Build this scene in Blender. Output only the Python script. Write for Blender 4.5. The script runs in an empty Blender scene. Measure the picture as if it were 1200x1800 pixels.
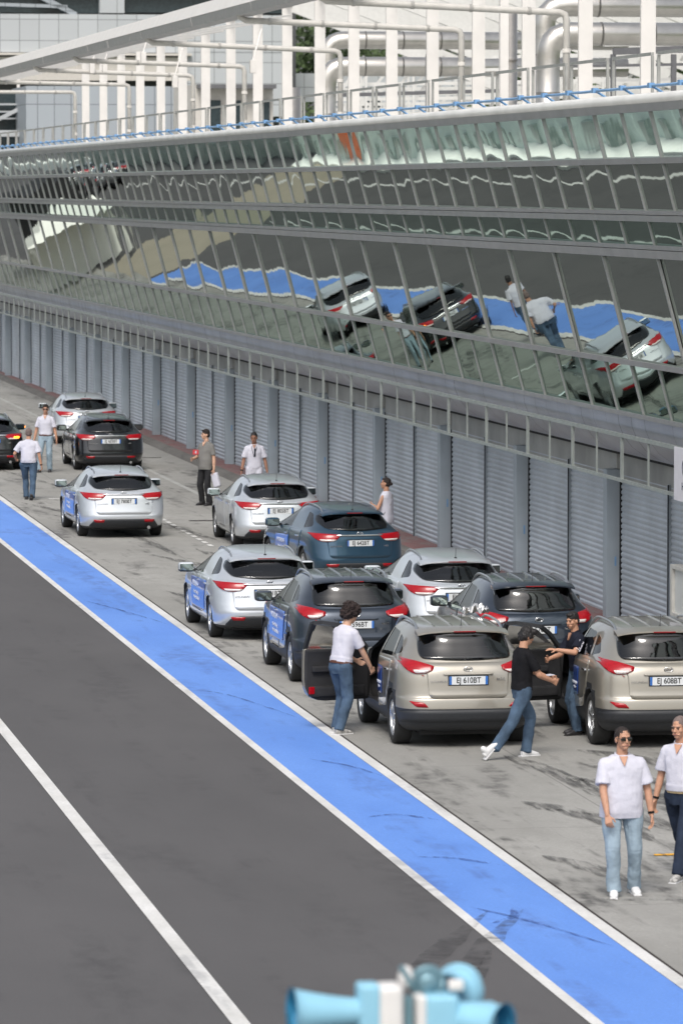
import bpy, bmesh, math, random
import numpy as np
from mathutils import Vector, Matrix, noise
from mathutils.bvhtree import BVHTree
random.seed(7)
R = math.radians; PI = math.pi
S = bpy.context.scene; COL = S.collection

# ---------------------------------------------------------------- camera, world, sun
F_PX, HCAM, HY = 8600.0, 7.45, 333.0          # focal length in photo pixels, camera height, horizon row
PITCH = math.atan((900-HY)/F_PX)
def yawof(v): return math.atan((v-600)/(F_PX/math.cos(PITCH)))
TH = -yawof(-760.0); PHI = yawof(-760.0)-yawof(-800.0)
cam = bpy.data.cameras.new('camera'); cam_o = bpy.data.objects.new('camera', cam); COL.objects.link(cam_o)
cam_o.location = (0, 0, HCAM); cam_o.rotation_euler = (PI/2-PITCH, 0, -TH)
cam.sensor_fit = 'VERTICAL'; cam.sensor_height = 36.0; cam.lens = F_PX/1800*36
cam.clip_start = 1.0; cam.clip_end = 3000
cam.dof.use_dof = True; cam.dof.focus_distance = 76.0; cam.dof.aperture_fstop = 4.6
S.camera = cam_o
S.render.resolution_x = 682; S.render.resolution_y = 1024
SUN_EL, SUN_AZ = 52.0, 198.0    # azimuth clockwise from +Y
w = bpy.data.worlds.new('World'); S.world = w; w.use_nodes = True
nt = w.node_tree; nt.nodes.clear()
sky = nt.nodes.new('ShaderNodeTexSky'); sky.sky_type = 'NISHITA'; sky.sun_disc = False
sky.sun_elevation = R(SUN_EL); sky.sun_rotation = R(SUN_AZ); sky.dust_density = 4.0; sky.air_density = 1.0; sky.ozone_density = 1.0
hs = nt.nodes.new('ShaderNodeHueSaturation'); hs.inputs['Saturation'].default_value = 0.42
bg = nt.nodes.new('ShaderNodeBackground'); bg.inputs['Strength'].default_value = 0.13
wo = nt.nodes.new('ShaderNodeOutputWorld')
nt.links.new(sky.outputs[0], hs.inputs['Color']); nt.links.new(hs.outputs[0], bg.inputs['Color']); nt.links.new(bg.outputs[0], wo.inputs['Surface'])
sl = bpy.data.lights.new('sun', 'SUN'); sl.energy = 1.3; sl.angle = R(20); sl.color = (1.0, 0.965, 0.92)
so = bpy.data.objects.new('sun', sl); COL.objects.link(so)
so.rotation_euler = (PI/2-R(SUN_EL), 0, PI-R(SUN_AZ))
S.view_settings.view_transform = 'Standard'; S.view_settings.look = 'None'; S.view_settings.gamma = 1.0; S.view_settings.exposure = 0.5

# ---------------------------------------------------------------- helpers
def srgb(r, g, b):
    f = lambda c: (c/255/12.92 if c/255 <= .04045 else ((c/255+.055)/1.055)**2.4)
    return (f(r), f(g), f(b))
MATS = {}
def mat(name, col, rough=.6, metal=0.0, var=.12, scale=6.0, bump=0.0, bscale=None, coat=0.0, emit=None, es=0.0, spec=.5, stretch=None, col2=None, transmission=0.0, alpha=1.0):
    m = bpy.data.materials.new(name); m.use_nodes = True; n = m.node_tree; b = n.nodes['Principled BSDF']; L = n.links.new
    b.inputs['Roughness'].default_value = rough; b.inputs['Metallic'].default_value = metal
    b.inputs['Coat Weight'].default_value = coat; b.inputs['Coat Roughness'].default_value = .04
    b.inputs['Specular IOR Level'].default_value = spec
    b.inputs['Transmission Weight'].default_value = transmission; b.inputs['Alpha'].default_value = alpha
    tc = n.nodes.new('ShaderNodeTexCoord'); mp = n.nodes.new('ShaderNodeMapping')
    if stretch: mp.inputs['Scale'].default_value = stretch
    L(tc.outputs['Object'], mp.inputs['Vector'])
    no = n.nodes.new('ShaderNodeTexNoise'); no.inputs['Scale'].default_value = scale; no.inputs['Detail'].default_value = 5
    L(mp.outputs[0], no.inputs['Vector'])
    mx = n.nodes.new('ShaderNodeMix'); mx.data_type = 'RGBA'
    rp = n.nodes.new('ShaderNodeMapRange'); rp.inputs['From Min'].default_value = .3; rp.inputs['From Max'].default_value = .7
    L(no.outputs['Fac'], rp.inputs['Value']); L(rp.outputs[0], mx.inputs['Factor'])
    c2 = col2 if col2 else tuple(min(1, c*(1+var)) for c in col); c1 = col if col2 else tuple(c*(1-var) for c in col)
    mx.inputs['A'].default_value = (*c1, 1); mx.inputs['B'].default_value = (*c2, 1)
    L(mx.outputs['Result'], b.inputs['Base Color'])
    if bump:
        bn = n.nodes.new('ShaderNodeTexNoise'); bn.inputs['Scale'].default_value = bscale or scale*4; bn.inputs['Detail'].default_value = 4
        L(mp.outputs[0], bn.inputs['Vector'])
        bu = n.nodes.new('ShaderNodeBump'); bu.inputs['Strength'].default_value = bump; bu.inputs['Distance'].default_value = .02
        L(bn.outputs['Fac'], bu.inputs['Height']); L(bu.outputs[0], b.inputs['Normal'])
    if emit: b.inputs['Emission Color'].default_value = (*emit, 1); b.inputs['Emission Strength'].default_value = es
    m.diffuse_color = (*col, 1); MATS[name] = m
    return m

def link(o, parent=None):
    COL.objects.link(o)
    if parent is not None: o.parent = parent
    return o
def tag(o, label=None, cat=None, group=None, kind=None):
    if label: o['label'] = label
    if cat: o['category'] = cat
    if group: o['group'] = group
    if kind: o['kind'] = kind
    return o
def empty(name, loc=(0,0,0), rz=0.0, label=None, cat=None, group=None, parent=None):
    o = bpy.data.objects.new(name, None); o.empty_display_size = .3; o.location = loc; o.rotation_euler = (0,0,rz); link(o, parent)
    return tag(o, label, cat, group)
def mobj(name, bm, mats, parent=None, smooth=False, loc=None):
    me = bpy.data.meshes.new(name); bm.to_mesh(me); bm.free()
    for m in (mats if isinstance(mats, (list, tuple)) else [mats]): me.materials.append(m)
    if smooth:
        for p in me.polygons: p.use_smooth = True
    o = bpy.data.objects.new(name, me); link(o, parent)
    if loc: o.location = loc
    return o
def copy_tree(o, parent=None):
    c = o.copy(); COL.objects.link(c); c.parent = parent
    for ch in list(o.children): copy_tree(ch, c)
    return c
def box(bm, x0, x1, y0, y1, z0, z1, M=None, mi=0):
    vs = [bm.verts.new((x,y,z)) for x in (x0,x1) for y in (y0,y1) for z in (z0,z1)]
    if M is not None:
        for v in vs: v.co = M @ v.co
    for f in ((0,1,3,2),(4,6,7,5),(0,4,5,1),(2,3,7,6),(0,2,6,4),(1,5,7,3)):
        fc = bm.faces.new([vs[i] for i in f]); fc.material_index = mi
    return vs
def bevelbox(bm, x0, x1, y0, y1, z0, z1, b=.02, M=None, mi=0, seg=2):
    t = bmesh.new(); box(t, x0,x1,y0,y1,z0,z1)
    bmesh.ops.recalc_face_normals(t, faces=t.faces)
    bmesh.ops.bevel(t, geom=t.edges[:]+t.verts[:], offset=b, segments=seg, profile=.7, affect='EDGES')
    if M is not None: t.transform(M)
    for f in t.faces: f.material_index = mi
    me = bpy.data.meshes.new('t'); t.to_mesh(me); t.free(); bm.from_mesh(me); bpy.data.meshes.remove(me)
def bar(bm, p0, p1, wx, wz=None, up=(0,0,1), mi=0):
    p0 = Vector(p0); p1 = Vector(p1); d = (p1-p0); L = d.length; d.normalize(); wz = wz or wx
    u = Vector(up)
    if abs(d.dot(u)) > .99: u = Vector((0,1,0))
    s = d.cross(u).normalized(); t = s.cross(d)
    M = Matrix((( s.x,d.x,t.x,p0.x),(s.y,d.y,t.y,p0.y),(s.z,d.z,t.z,p0.z),(0,0,0,1)))
    box(bm, -wx/2, wx/2, 0, L, -wz/2, wz/2, M, mi)
def tube(bm, pts, r, n=10, cap=True, mi=0):
    pts = [Vector(p) for p in pts]; rs = r if isinstance(r, (list,tuple)) else [r]*len(pts); rings = []
    prev = None
    for i, p in enumerate(pts):
        d = (pts[min(i+1,len(pts)-1)]-pts[max(i-1,0)]).normalized()
        if prev is None:
            u = Vector((0,0,1)) if abs(d.z) < .9 else Vector((1,0,0))
            s = d.cross(u).normalized()
        else:
            s = (prev - d*prev.dot(d)).normalized()
        prev = s; t = d.cross(s)
        rings.append([bm.verts.new(p + (s*math.cos(a)+t*math.sin(a))*rs[i]) for a in [2*PI*k/n for k in range(n)]])
    for a, b in zip(rings, rings[1:]):
        for k in range(n):
            f = bm.faces.new((a[k], a[(k+1)%n], b[(k+1)%n], b[k])); f.smooth = True; f.material_index = mi
    if cap:
        for rg in (rings[0], rings[-1]):
            try: bm.faces.new(rg).material_index = mi
            except Exception: pass
def lathe(bm, prof, n=28, axis='x', M=None, closed=False, mi=0):
    rings = []
    for (a, r) in prof:
        rg = []
        for k in range(n):
            t = 2*PI*k/n
            co = Vector((a, r*math.cos(t), r*math.sin(t))) if axis == 'x' else (Vector((r*math.cos(t), a, r*math.sin(t))) if axis == 'y' else Vector((r*math.cos(t), r*math.sin(t), a)))
            rg.append(bm.verts.new(M @ co if M is not None else co))
        rings.append(rg)
    prs = list(zip(rings, rings[1:])) + ([(rings[-1], rings[0])] if closed else [])
    for a, b in prs:
        for k in range(n):
            f = bm.faces.new((a[k], a[(k+1)%n], b[(k+1)%n], b[k])); f.smooth = True; f.material_index = mi
def blob(bm, c, r, M=None, u=12, v=8):
    t = bmesh.new(); bmesh.ops.create_uvsphere(t, u_segments=u, v_segments=v, radius=1.0)
    t.transform(Matrix.Diagonal((r[0], r[1], r[2], 1)))
    if M is not None: t.transform(M)
    t.transform(Matrix.Translation(c))
    me = bpy.data.meshes.new('t'); t.to_mesh(me); t.free(); bm.from_mesh(me); bpy.data.meshes.remove(me)
def recalc(bm): bmesh.ops.recalc_face_normals(bm, faces=bm.faces[:])
def eval_mesh(o):
    dg = bpy.context.evaluated_depsgraph_get(); dg.update(); e = o.evaluated_get(dg)
    return bpy.data.meshes.new_from_object(e, depsgraph=dg)
TXT = {}
def text_mesh(s, size, font_scale_x=1.0, extrude=0.0015):
    key = (s, size, font_scale_x)
    if key in TXT: return TXT[key]
    cu = bpy.data.curves.new('lettering', 'FONT'); cu.body = s; cu.size = size; cu.align_x = 'CENTER'; cu.align_y = 'CENTER'; cu.extrude = extrude; cu.offset = size*.012
    o = bpy.data.objects.new('lettering', cu); COL.objects.link(o); me = eval_mesh(o); bpy.data.objects.remove(o)
    me.transform(Matrix.Diagonal((font_scale_x, 1, 1, 1))); TXT[key] = me
    return me
def add_text(bm, s, size, M, sx=1.0, mi=0):
    me = text_mesh(s, size, sx); t = bmesh.new(); t.from_mesh(me); t.transform(M)
    for f in t.faces: f.material_index = mi
    m2 = bpy.data.meshes.new('t'); t.to_mesh(m2); t.free(); bm.from_mesh(m2); bpy.data.meshes.remove(m2)
# ---------------------------------------------------------------- ground materials
def ground_mat(name, base, dark, sc_stain, marks=0.0, joints=None, rough=.85, fine=60.0, fvar=.10, markcol=(.05,.05,.052)):
    m = bpy.data.materials.new(name); m.use_nodes = True; n = m.node_tree; b = n.nodes['Principled BSDF']; L = n.links.new
    b.inputs['Roughness'].default_value = rough; b.inputs['Specular IOR Level'].default_value = .3
    tc = n.nodes.new('ShaderNodeTexCoord')
    def noise_(scale, sx=1, sy=1, det=5, rot=0.0, rough_=.6):
        mp = n.nodes.new('ShaderNodeMapping'); mp.inputs['Scale'].default_value = (sx, sy, 1); mp.inputs['Rotation'].default_value = (0,0,rot)
        L(tc.outputs['Object'], mp.inputs['Vector'])
        t = n.nodes.new('ShaderNodeTexNoise'); t.inputs['Scale'].default_value = scale; t.inputs['Detail'].default_value = det; t.inputs['Roughness'].default_value = rough_
        L(mp.outputs[0], t.inputs['Vector']); return t.outputs['Fac']
    def ramp(v, a, c):
        r = n.nodes.new('ShaderNodeMapRange'); r.inputs['From Min'].default_value = a; r.inputs['From Max'].default_value = c; L(v, r.inputs['Value']); return r.outputs[0]
    def mix(fac, A, B):
        x = n.nodes.new('ShaderNodeMix'); x.data_type = 'RGBA'
        if isinstance(fac, float): x.inputs['Factor'].default_value = fac
        else: L(fac, x.inputs['Factor'])
        for k, v in (('A', A), ('B', B)):
            if isinstance(v, tuple): x.inputs[k].default_value = (*v, 1)
            else: L(v, x.inputs[k])
        return x.outputs['Result']
    def mul(a, k):
        x = n.nodes.new('ShaderNodeMath'); x.operation = 'MULTIPLY'; L(a, x.inputs[0])
        if isinstance(k, float): x.inputs[1].default_value = k
        else: L(k, x.inputs[1])
        return x.outputs[0]
    c = mix(ramp(noise_(sc_stain, 1, .35), .35, .68), base, dark)
    c = mix(mul(ramp(noise_(2.2, 1, .5, 8, R(20), .75), .46, .62), .55 if joints else .15), c, dark)
    c = mix(mul(ramp(noise_(fine, 1, 1, 3), .4, .75), 1.0), c, mix(.5+fvar*2, c, tuple(x*.7 for x in base)))
    c = mix(mul(ramp(noise_(fine*.6, 1, 1, 2, 1.0), .62, .8), .5), c, tuple(min(1, x*1.35) for x in base))
    if marks:
        # rubber smears: long thin patches of their own shape
        a = ramp(noise_(1.1, 1.0, .16, 6, R(-14)), .535, .64); a2 = ramp(noise_(4.0, 1, .6, 5), .38, .6)
        c = mix(mul(mul(a, a2), marks), c, markcol)
        a = ramp(noise_(2.6, 1.0, .07, 6, R(9)), .55, .66); a2 = ramp(noise_(2.0, 1, .8, 4), .45, .6)
        c = mix(mul(mul(a, a2), marks), c, markcol)
    if joints:
        br = n.nodes.new('ShaderNodeTexBrick'); br.offset = 0.0
        br.inputs['Scale'].default_value = 1.0; br.inputs['Brick Width'].default_value = joints[0]; br.inputs['Row Height'].default_value = joints[1]
        br.inputs['Mortar Size'].default_value = .012; br.inputs['Mortar Smooth'].default_value = .2
        br.inputs['Color1'].default_value = (0,0,0,1); br.inputs['Color2'].default_value = (.35,.35,.35,1); br.inputs['Mortar'].default_value = (1,1,1,1)
        L(tc.outputs['Object'], br.inputs['Vector'])
        c = mix(mul(br.outputs['Fac'], .75), c, tuple(x*.35 for x in base))
        sepc = n.nodes.new('ShaderNodeSeparateColor'); L(br.outputs['Color'], sepc.inputs[0])
        c = mix(mul(sepc.outputs[0], .3), c, tuple(x*.72 for x in base))
    L(c, b.inputs['Base Color'])
    bu = n.nodes.new('ShaderNodeBump'); bu.inputs['Strength'].default_value = .35; bu.inputs['Distance'].default_value = .01
    L(noise_(fine*1.5, 1, 1, 3), bu.inputs['Height']); L(bu.outputs[0], b.inputs['Normal'])
    return m
M_asph = ground_mat('dark asphalt', (.106,.102,.103), (.086,.083,.084), .35, marks=.35, fine=55, fvar=.16, markcol=(.05,.048,.05))
M_conc = ground_mat('grey concrete slabs', (.36,.352,.33), (.235,.23,.212), .35, marks=.9, joints=(2.45, 6.2), fine=26, markcol=(.075,.073,.07))
M_beige = ground_mat('beige concrete', (.36,.32,.25), (.30,.27,.21), .4, fine=20)
M_blue = ground_mat('blue floor paint', (.14,.295,.72), (.10,.235,.63), .6, marks=.45, fine=30, fvar=.03, rough=.6, markcol=(.06,.10,.28))
M_white = ground_mat('white floor paint', (.72,.71,.69), (.55,.54,.51), 2.2, marks=.6, fine=30, fvar=.03, rough=.6, markcol=(.3,.3,.3))
M_yellow = mat('yellow floor paint', (.75,.38,.02), .6, var=.2)
M_faded = ground_mat('faded light paint', (.42,.42,.40), (.30,.30,.28), 3.0, fine=30)
M_redp = ground_mat('worn red floor paint', (.25,.12,.115), (.23,.20,.19), 3.5, fine=20)
M_kerb = ground_mat('kerb concrete', (.20,.19,.175), (.12,.115,.105), 1.5, fine=30)
M_groove = mat('dark joint filler', (.03,.022,.02), .9)
M_grass = mat('grass', (.06,.10,.03), .9, var=.4, scale=2)

def sheet(name, x0, x1, y0, y1, z, m, kind='structure', parent=None):
    bm = bmesh.new(); vs = [bm.verts.new(p) for p in ((x0,y0,z),(x1,y0,z),(x1,y1,z),(x0,y1,z))]; bm.faces.new(vs)
    o = mobj(name, bm, m, parent)
    if kind: o['kind'] = kind
    return o
sheet('ground', -900, 900, -300, 2500, -.012, M_grass)
sheet('asphalt_lane', 1.2, 9.06, 0, 420, 0.0, M_asph)
sheet('main_straight', -16, 1.2, 0, 700, -.006, M_asph)
sheet('working_lane', 10.3, 24, 0, 420, 0.0, M_conc)
sheet('crossing_band', 1.2, 10.3, 204, 224, .004, M_beige)
sheet('blue_lane_marking', 9.06, 10.19, 0, 203, .004, M_blue)
sheet('lane_base', 9.06, 10.3, 0, 420, 0.0, M_asph)
def line(name, x0, x1, y0, y1, z=.008, m=None): return sheet(name, x0, x1, y0, y1, z, m or M_white)
line('white_line', 8.955, 9.075, 0, 203)
line('white_line', 10.19, 10.345, 0, 203)
line('white_line', 5.79, 5.955, 0, 200)
line('white_line', 2.42, 2.56, 0, 330)
line('lane_joint', 10.345, 10.385, 0, 203, .004, M_groove)
line('faded_line', 15.14, 15.27, 20, 260, .004, M_faded)
for k in range(10):
    line('dashed_line', 13.18, 13.28, 101.2+k*.9, 101.2+k*.9+.55)
line('white_line', 12.4, 13.2, 110.6, 110.75)
line('white_line', 11.4, 12.3, 117.4, 117.6, .004)
for k, (x, y) in enumerate(((16.2,146),(15.9,135),(15.6,118),(15.5,114),(14.1,109),(12.0,88), (16.3,160))):
    line('drain_slot', x-.35, x+.35, y, y+.28, .004, M_groove)
# yellow arrow marking
bm = bmesh.new()
for tri in (((11.95,53.2),(12.9,53.2),(12.9,53.42),(11.95,53.32)), ((12.35,53.42),(12.55,52.2),(12.95,52.4),(12.65,53.42)), ((12.1,53.0),(12.7,52.0),(12.8,52.1),(12.3,53.1))):
    vs = [bm.verts.new((x, y, .008)) for x, y in tri]; bm.faces.new(vs)
recalc(bm); tag(mobj('arrow_marking', bm, M_yellow), kind='structure')
# tyre skid marks: curved ribbons of rubber
def skid_mat(name, col, dens, sc=(9, 1.1, 1)):
    m = mat(name, col, .8, var=.2, scale=9); n = m.node_tree; b = n.nodes['Principled BSDF']; L = n.links.new
    tc = n.nodes.new('ShaderNodeTexCoord'); mp = n.nodes.new('ShaderNodeMapping'); mp.inputs['Scale'].default_value = sc; mp.inputs['Rotation'].default_value = (0, 0, .25)
    no = n.nodes.new('ShaderNodeTexNoise'); no.inputs['Scale'].default_value = 1.0; no.inputs['Detail'].default_value = 7; no.inputs['Roughness'].default_value = .7
    r = n.nodes.new('ShaderNodeMapRange'); r.inputs['From Min'].default_value = .42; r.inputs['From Max'].default_value = .62; r.inputs['To Max'].default_value = dens
    L(tc.outputs['Object'], mp.inputs['Vector']); L(mp.outputs[0], no.inputs['Vector']); L(no.outputs['Fac'], r.inputs['Value']); L(r.outputs[0], b.inputs['Alpha']); return m
M_skid = skid_mat('tyre rubber smear', (.095,.093,.09), .72)
M_skid2 = skid_mat('tyre rubber on asphalt', (.06,.058,.06), .5, (2.5,2.5,1))
def skid(pts, wd, m, z=.012, ragged=.35):
    bm = bmesh.new(); pr = None
    pts = [Vector((*p, 0)) for p in pts]; N = 40
    def cr(t):
        k = min(int(t), len(pts)-2); u = t-k; p0, p1, p2, p3 = pts[max(k-1,0)], pts[k], pts[k+1], pts[min(k+2, len(pts)-1)]
        return .5*((2*p1)+(p2-p0)*u+(2*p0-5*p1+4*p2-p3)*u*u+(3*p1-3*p2+p3-p0)*u**3)
    for i in range(N+1):
        t = i/N*(len(pts)-1); p = cr(t); d = (cr(min(t+.02, len(pts)-1))-cr(max(t-.02, 0))).normalized(); s = Vector((d.y,-d.x,0))
        tap = min(1, 4*min(i, N-i)/N+.05)
        w_ = wd*tap*(1+ragged*noise.noise(p*1.7))
        a = bm.verts.new((*(p-s*w_/2).xy, z)); b = bm.verts.new((*(p+s*w_/2).xy, z))
        if pr: bm.faces.new((pr[0], pr[1], b, a))
        pr = (a, b)
    recalc(bm); tag(mobj('skid_mark', bm, m), kind='structure')
for pts, wd, m in (
    ([(12.4,60.6),(12.9,59.4),(13.3,57.6),(13.5,55.6)], .55, M_skid), ([(12.9,62),(13.4,60.2),(13.8,57.6),(13.9,55)], .28, M_skid), ([(13.2,63.5),(13.9,62),(14.3,59.5)], .5, M_skid),
    ([(11.4,58.2),(11.8,57.2),(12.1,55.9),(12.2,54.4)], .42, M_skid), ([(11.1,57.6),(11.7,57.3),(12.3,56.3),(12.7,54.8)], .10, M_skid), ([(12.4,57),(12.8,55.2),(13.0,52.5)], .35, M_skid),
    ([(10.7,53.4),(11.0,52.5),(11.2,51.2)], .30, M_skid), ([(10.5,50.0),(11.0,49.9),(11.6,49.8)], .07, M_skid), ([(11.6,47.5),(12.0,47.0),(12.4,46.2)], .10, M_skid), ([(11.9,53.5),(12.6,52.2),(13,50)], .2, M_skid),
    ([(11.7,99),(12.4,96),(13.0,94.3),(13.3,92)], .30, M_skid), ([(10.8,112),(11.4,109),(12.0,104),(12.2,98)], .22, M_skid), ([(12.8,100.5),(13.2,96),(13.3,91)], .3, M_skid),
    ([(10.6,116),(11.3,112.5),(11.8,108.5)], .25, M_skid), ([(10.9,90),(11.6,86),(12.2,82)], .25, M_skid), ([(12.6,88),(13.0,85),(13.2,81)], .2, M_skid), ([(12.6,111),(13.2,107),(13.6,102)], .18, M_skid),
    ([(10.6,135),(11.6,127),(12.6,118),(13.2,112)], .16, M_skid), ([(12.1,63),(12.4,61),(12.5,58)], .3, M_skid),
    ([(5.6,38),(6.6,41.5),(8.0,45.8),(9.3,49.3)], .30, M_skid2), ([(6.4,39),(7.5,42.8),(8.7,46.6),(9.7,49.4)], .24, M_skid2), ([(7.6,42.5),(8.4,45),(8.9,47)], .1, M_skid2)):
    skid(pts, wd, m)
M_skb = skid_mat('rubber smear on blue paint', (.06,.12,.32), .8)
for pts, wd in (([(9.3,53.5),(9.7,53.3),(10.15,52.6)], .09), ([(9.2,49.6),(9.6,48.6),(10.1,46.8)], .05), ([(9.3,57),(9.7,57.2),(10.1,56.6)], .07), ([(9.2,48.5),(9.5,48.9),(9.6,49.5)], .10),
                 ([(9.2,72),(9.6,71),(10.1,68)], .05), ([(9.5,63),(9.9,62.2),(10.15,61)], .05), ([(9.2,88),(9.6,86),(10.1,83)], .06)):
    skid(pts, wd, M_skb, .013)
# kerb with worn red top in front of the garages (follows the building)
kb = empty('kerb'); tag(kb, kind='structure')
def prism_y(bm, prof, y0, y1):
    a = [bm.verts.new((x, y0, z)) for x, z in prof]; b = [bm.verts.new((x, y1, z)) for x, z in prof]
    n = len(prof)
    for i in range(n): bm.faces.new((a[i], a[(i+1)%n], b[(i+1)%n], b[i]))
    bm.faces.new(a); bm.faces.new(b[::-1])
bm = bmesh.new(); prism_y(bm, [(16.70,-.02),(16.76,.11),(16.96,.125),(16.96,-.02)], 20, 300); recalc(bm)
mobj('kerb_stone', bm, M_kerb, kb)
bm = bmesh.new(); prism_y(bm, [(16.96,-.02),(16.96,.115),(18.6,.12),(18.6,-.02)], 20, 300); recalc(bm)
mobj('kerb_top', bm, M_redp, kb)
# ---------------------------------------------------------------- pit building
M_frame = mat('grey aluminium frame', (.40,.40,.39), .45, metal=.35, var=.08, scale=3)
M_trans = mat('grey aluminium transom', (.37,.365,.355), .5, metal=.1, var=.08, scale=2)
M_cap = mat('pale metal parapet cap', (.60,.60,.58), .4, metal=.2, var=.08, scale=1.5)
M_panel = mat('brushed steel cladding', (.40,.425,.47), .33, metal=.45, var=.14, scale=.8)
M_seam = mat('dark seam', (.13,.135,.145), .7)
M_soff = mat('concrete soffit', (.36,.365,.35), .8, var=.18, scale=1.2)
M_shut = mat('galvanised shutter slats', (.47,.51,.55), .5, metal=.2, var=.16, scale=.7)
M_pier = mat('blue grey painted pier', (.34,.39,.43), .5, var=.07, scale=2)
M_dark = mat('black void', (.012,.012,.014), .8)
M_rail = mat('grey galvanised steel', (.33,.33,.31), .5, metal=.3)
M_sframe = mat('weathered grey green frame', (.33,.36,.34), .5, metal=.2)
M_bluepipe = mat('light blue cable tube', (.17,.33,.55), .45)
def glass_mat(name, col, rough):
    m = bpy.data.materials.new(name); m.use_nodes = True; n = m.node_tree; b = n.nodes['Principled BSDF']; L = n.links.new
    b.inputs['Metallic'].default_value = 1.0; b.inputs['Base Color'].default_value = (*col, 1); b.inputs['Roughness'].default_value = rough
    b.inputs['Specular Tint'].default_value = (*col, 1)
    tc = n.nodes.new('ShaderNodeTexCoord'); no = n.nodes.new('ShaderNodeTexNoise'); no.inputs['Scale'].default_value = 1.1; no.inputs['Detail'].default_value = 1.5
    L(tc.outputs['Object'], no.inputs['Vector']); bu = n.nodes.new('ShaderNodeBump'); bu.inputs['Strength'].default_value = .06; bu.inputs['Distance'].default_value = .010
    L(no.outputs['Fac'], bu.inputs['Height']); L(bu.outputs[0], b.inputs['Normal']); return m
M_gl = glass_mat('mirrored green grey glass', (.66,.705,.67), .012)
M_gl_g = glass_mat('greener mirrored glass', (.52,.60,.555), .015)
M_gl_t = glass_mat('pale green mirrored glass', (.88,.95,.91), .015)

XB = 17.07; GA = R(14.93); TT = math.tan(GA); ZB = HCAM-.208*XB; UNIT = 1.93; MPH = 77.27
def zrow(py): m = (py-HY)/2000; return (HCAM-m*(XB+ZB*TT))/(1-m*TT)
def fx(z, off=0.0): return XB-(z-ZB)*TT-off          # off: towards the lane
pit = empty('pit_building', rz=PHI, label='long pit building with outward leaning mirrored glass above closed garage shutters', cat='building')
rows = [('parapet_pane', 190, 275, M_gl_t, 1), ('upper_pane', 286, 372, M_gl, 1), ('narrow_pane', 392, 435, M_gl_g, 1), ('large_pane', 459, 651, M_gl, 2), ('lower_pane', 661, 749, M_gl_g, 1)]
I0, I1 = -9, 86
rng = random.Random(3)
for name, ya, yb, m, step in rows:
    z1, z0 = zrow(ya), zrow(yb); nu, nv = 8, (8 if step == 2 else 4)
    for i in range(I0, I1, step):
        y0 = MPH+i*UNIT; y1 = y0+UNIT*step; bm = bmesh.new(); g = []
        ty, tz = -.0087+rng.gauss(0, .0015), rng.gauss(0, .0012); cu = rng.uniform(-.0022, .0022); cv = rng.uniform(-.002, .002); ph = rng.uniform(0, 6)
        lenz = (z1-z0)/math.cos(GA)
        for a in range(nu+1):
            col_ = []
            for b in range(nv+1):
                u, v = a/nu, b/nv; z = z0+(z1-z0)*v; yy = y0+(y1-y0)*u
                off = ty*(u-.5)*UNIT*step + tz*(v-.5)*lenz + cu*math.sin(PI*u)*math.sin(PI*v)*step + cv*.4*math.sin(2*PI*u+ph)*math.sin(PI*v)
                
                col_.append(bm.verts.new((fx(z, off), yy, z)))
            g.append(col_)
        for a in range(nu):
            for b in range(nv): bm.faces.new((g[a][b], g[a][b+1], g[a+1][b+1], g[a+1][b]))
        mobj(name, bm, m, pit, smooth=True)
# mullions: upper three rows one per unit, lower rows alternate
def mullion(y, pa, pb, wd, dp, name):
    bm = bmesh.new(); za, zb_ = zrow(pa), zrow(pb)
    a = [bm.verts.new((fx(zz)+dx, y+dy, zz)) for zz in (zb_, za) for dx, dy in ((.015,-wd/2),(-dp,-wd/2),(-dp,wd/2),(.015,wd/2))]
    for k in range(4): bm.faces.new((a[k], a[(k+1)%4], a[4+(k+1)%4], a[4+k]))
    bm.faces.new(a[:4]); bm.faces.new(a[4:][::-1]); recalc(bm)
    return mobj(name, bm, M_frame, pit)
for i in range(I0, I1+1):
    y = MPH+i*UNIT
    mullion(y, 190, 435.5, .045, .022, 'upper_mullion')
    if (i-I0) % 2 == 0: mullion(y, 458, 749.5, .055, .026, 'main_mullion')
    else: mullion(y, 660, 749.5, .05, .02, 'lower_mullion')
YA, YB = MPH+I0*UNIT-.1, MPH+I1*UNIT+.1
def transom(pa, pb, off, m=M_trans, name='transom'):
    za, zb_ = zrow(pa), zrow(pb); bm = bmesh.new()
    prism_y(bm, [(fx(za,off), za), (fx(zb_,off), zb_), (fx(zb_,-.05), zb_), (fx(za,-.05), za)], YA, YB); recalc(bm); mobj(name, bm, m, pit)
transom(175, 190, .045); transom(275, 286, .045); transom(372, 379.4, .045); transom(380.6, 392, .055, M_frame); transom(435, 443, .05, M_frame); transom(444.2, 459, .06)
transom(651, 661, .045); transom(749, 757, .05, M_frame)
bm = bmesh.new(); z = zrow(176); tube(bm, [(fx(z,-.06), YA, z+.075), (fx(z,-.06), YB, z+.075)], .085, 12)
prism_y(bm, [(fx(z,-.05), z-.02), (fx(z,-.05), z+.14), (18.6, z+.10), (18.6, z-.25)], YA, YB); recalc(bm); mobj('parapet_cap', bm, M_cap, pit)
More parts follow.
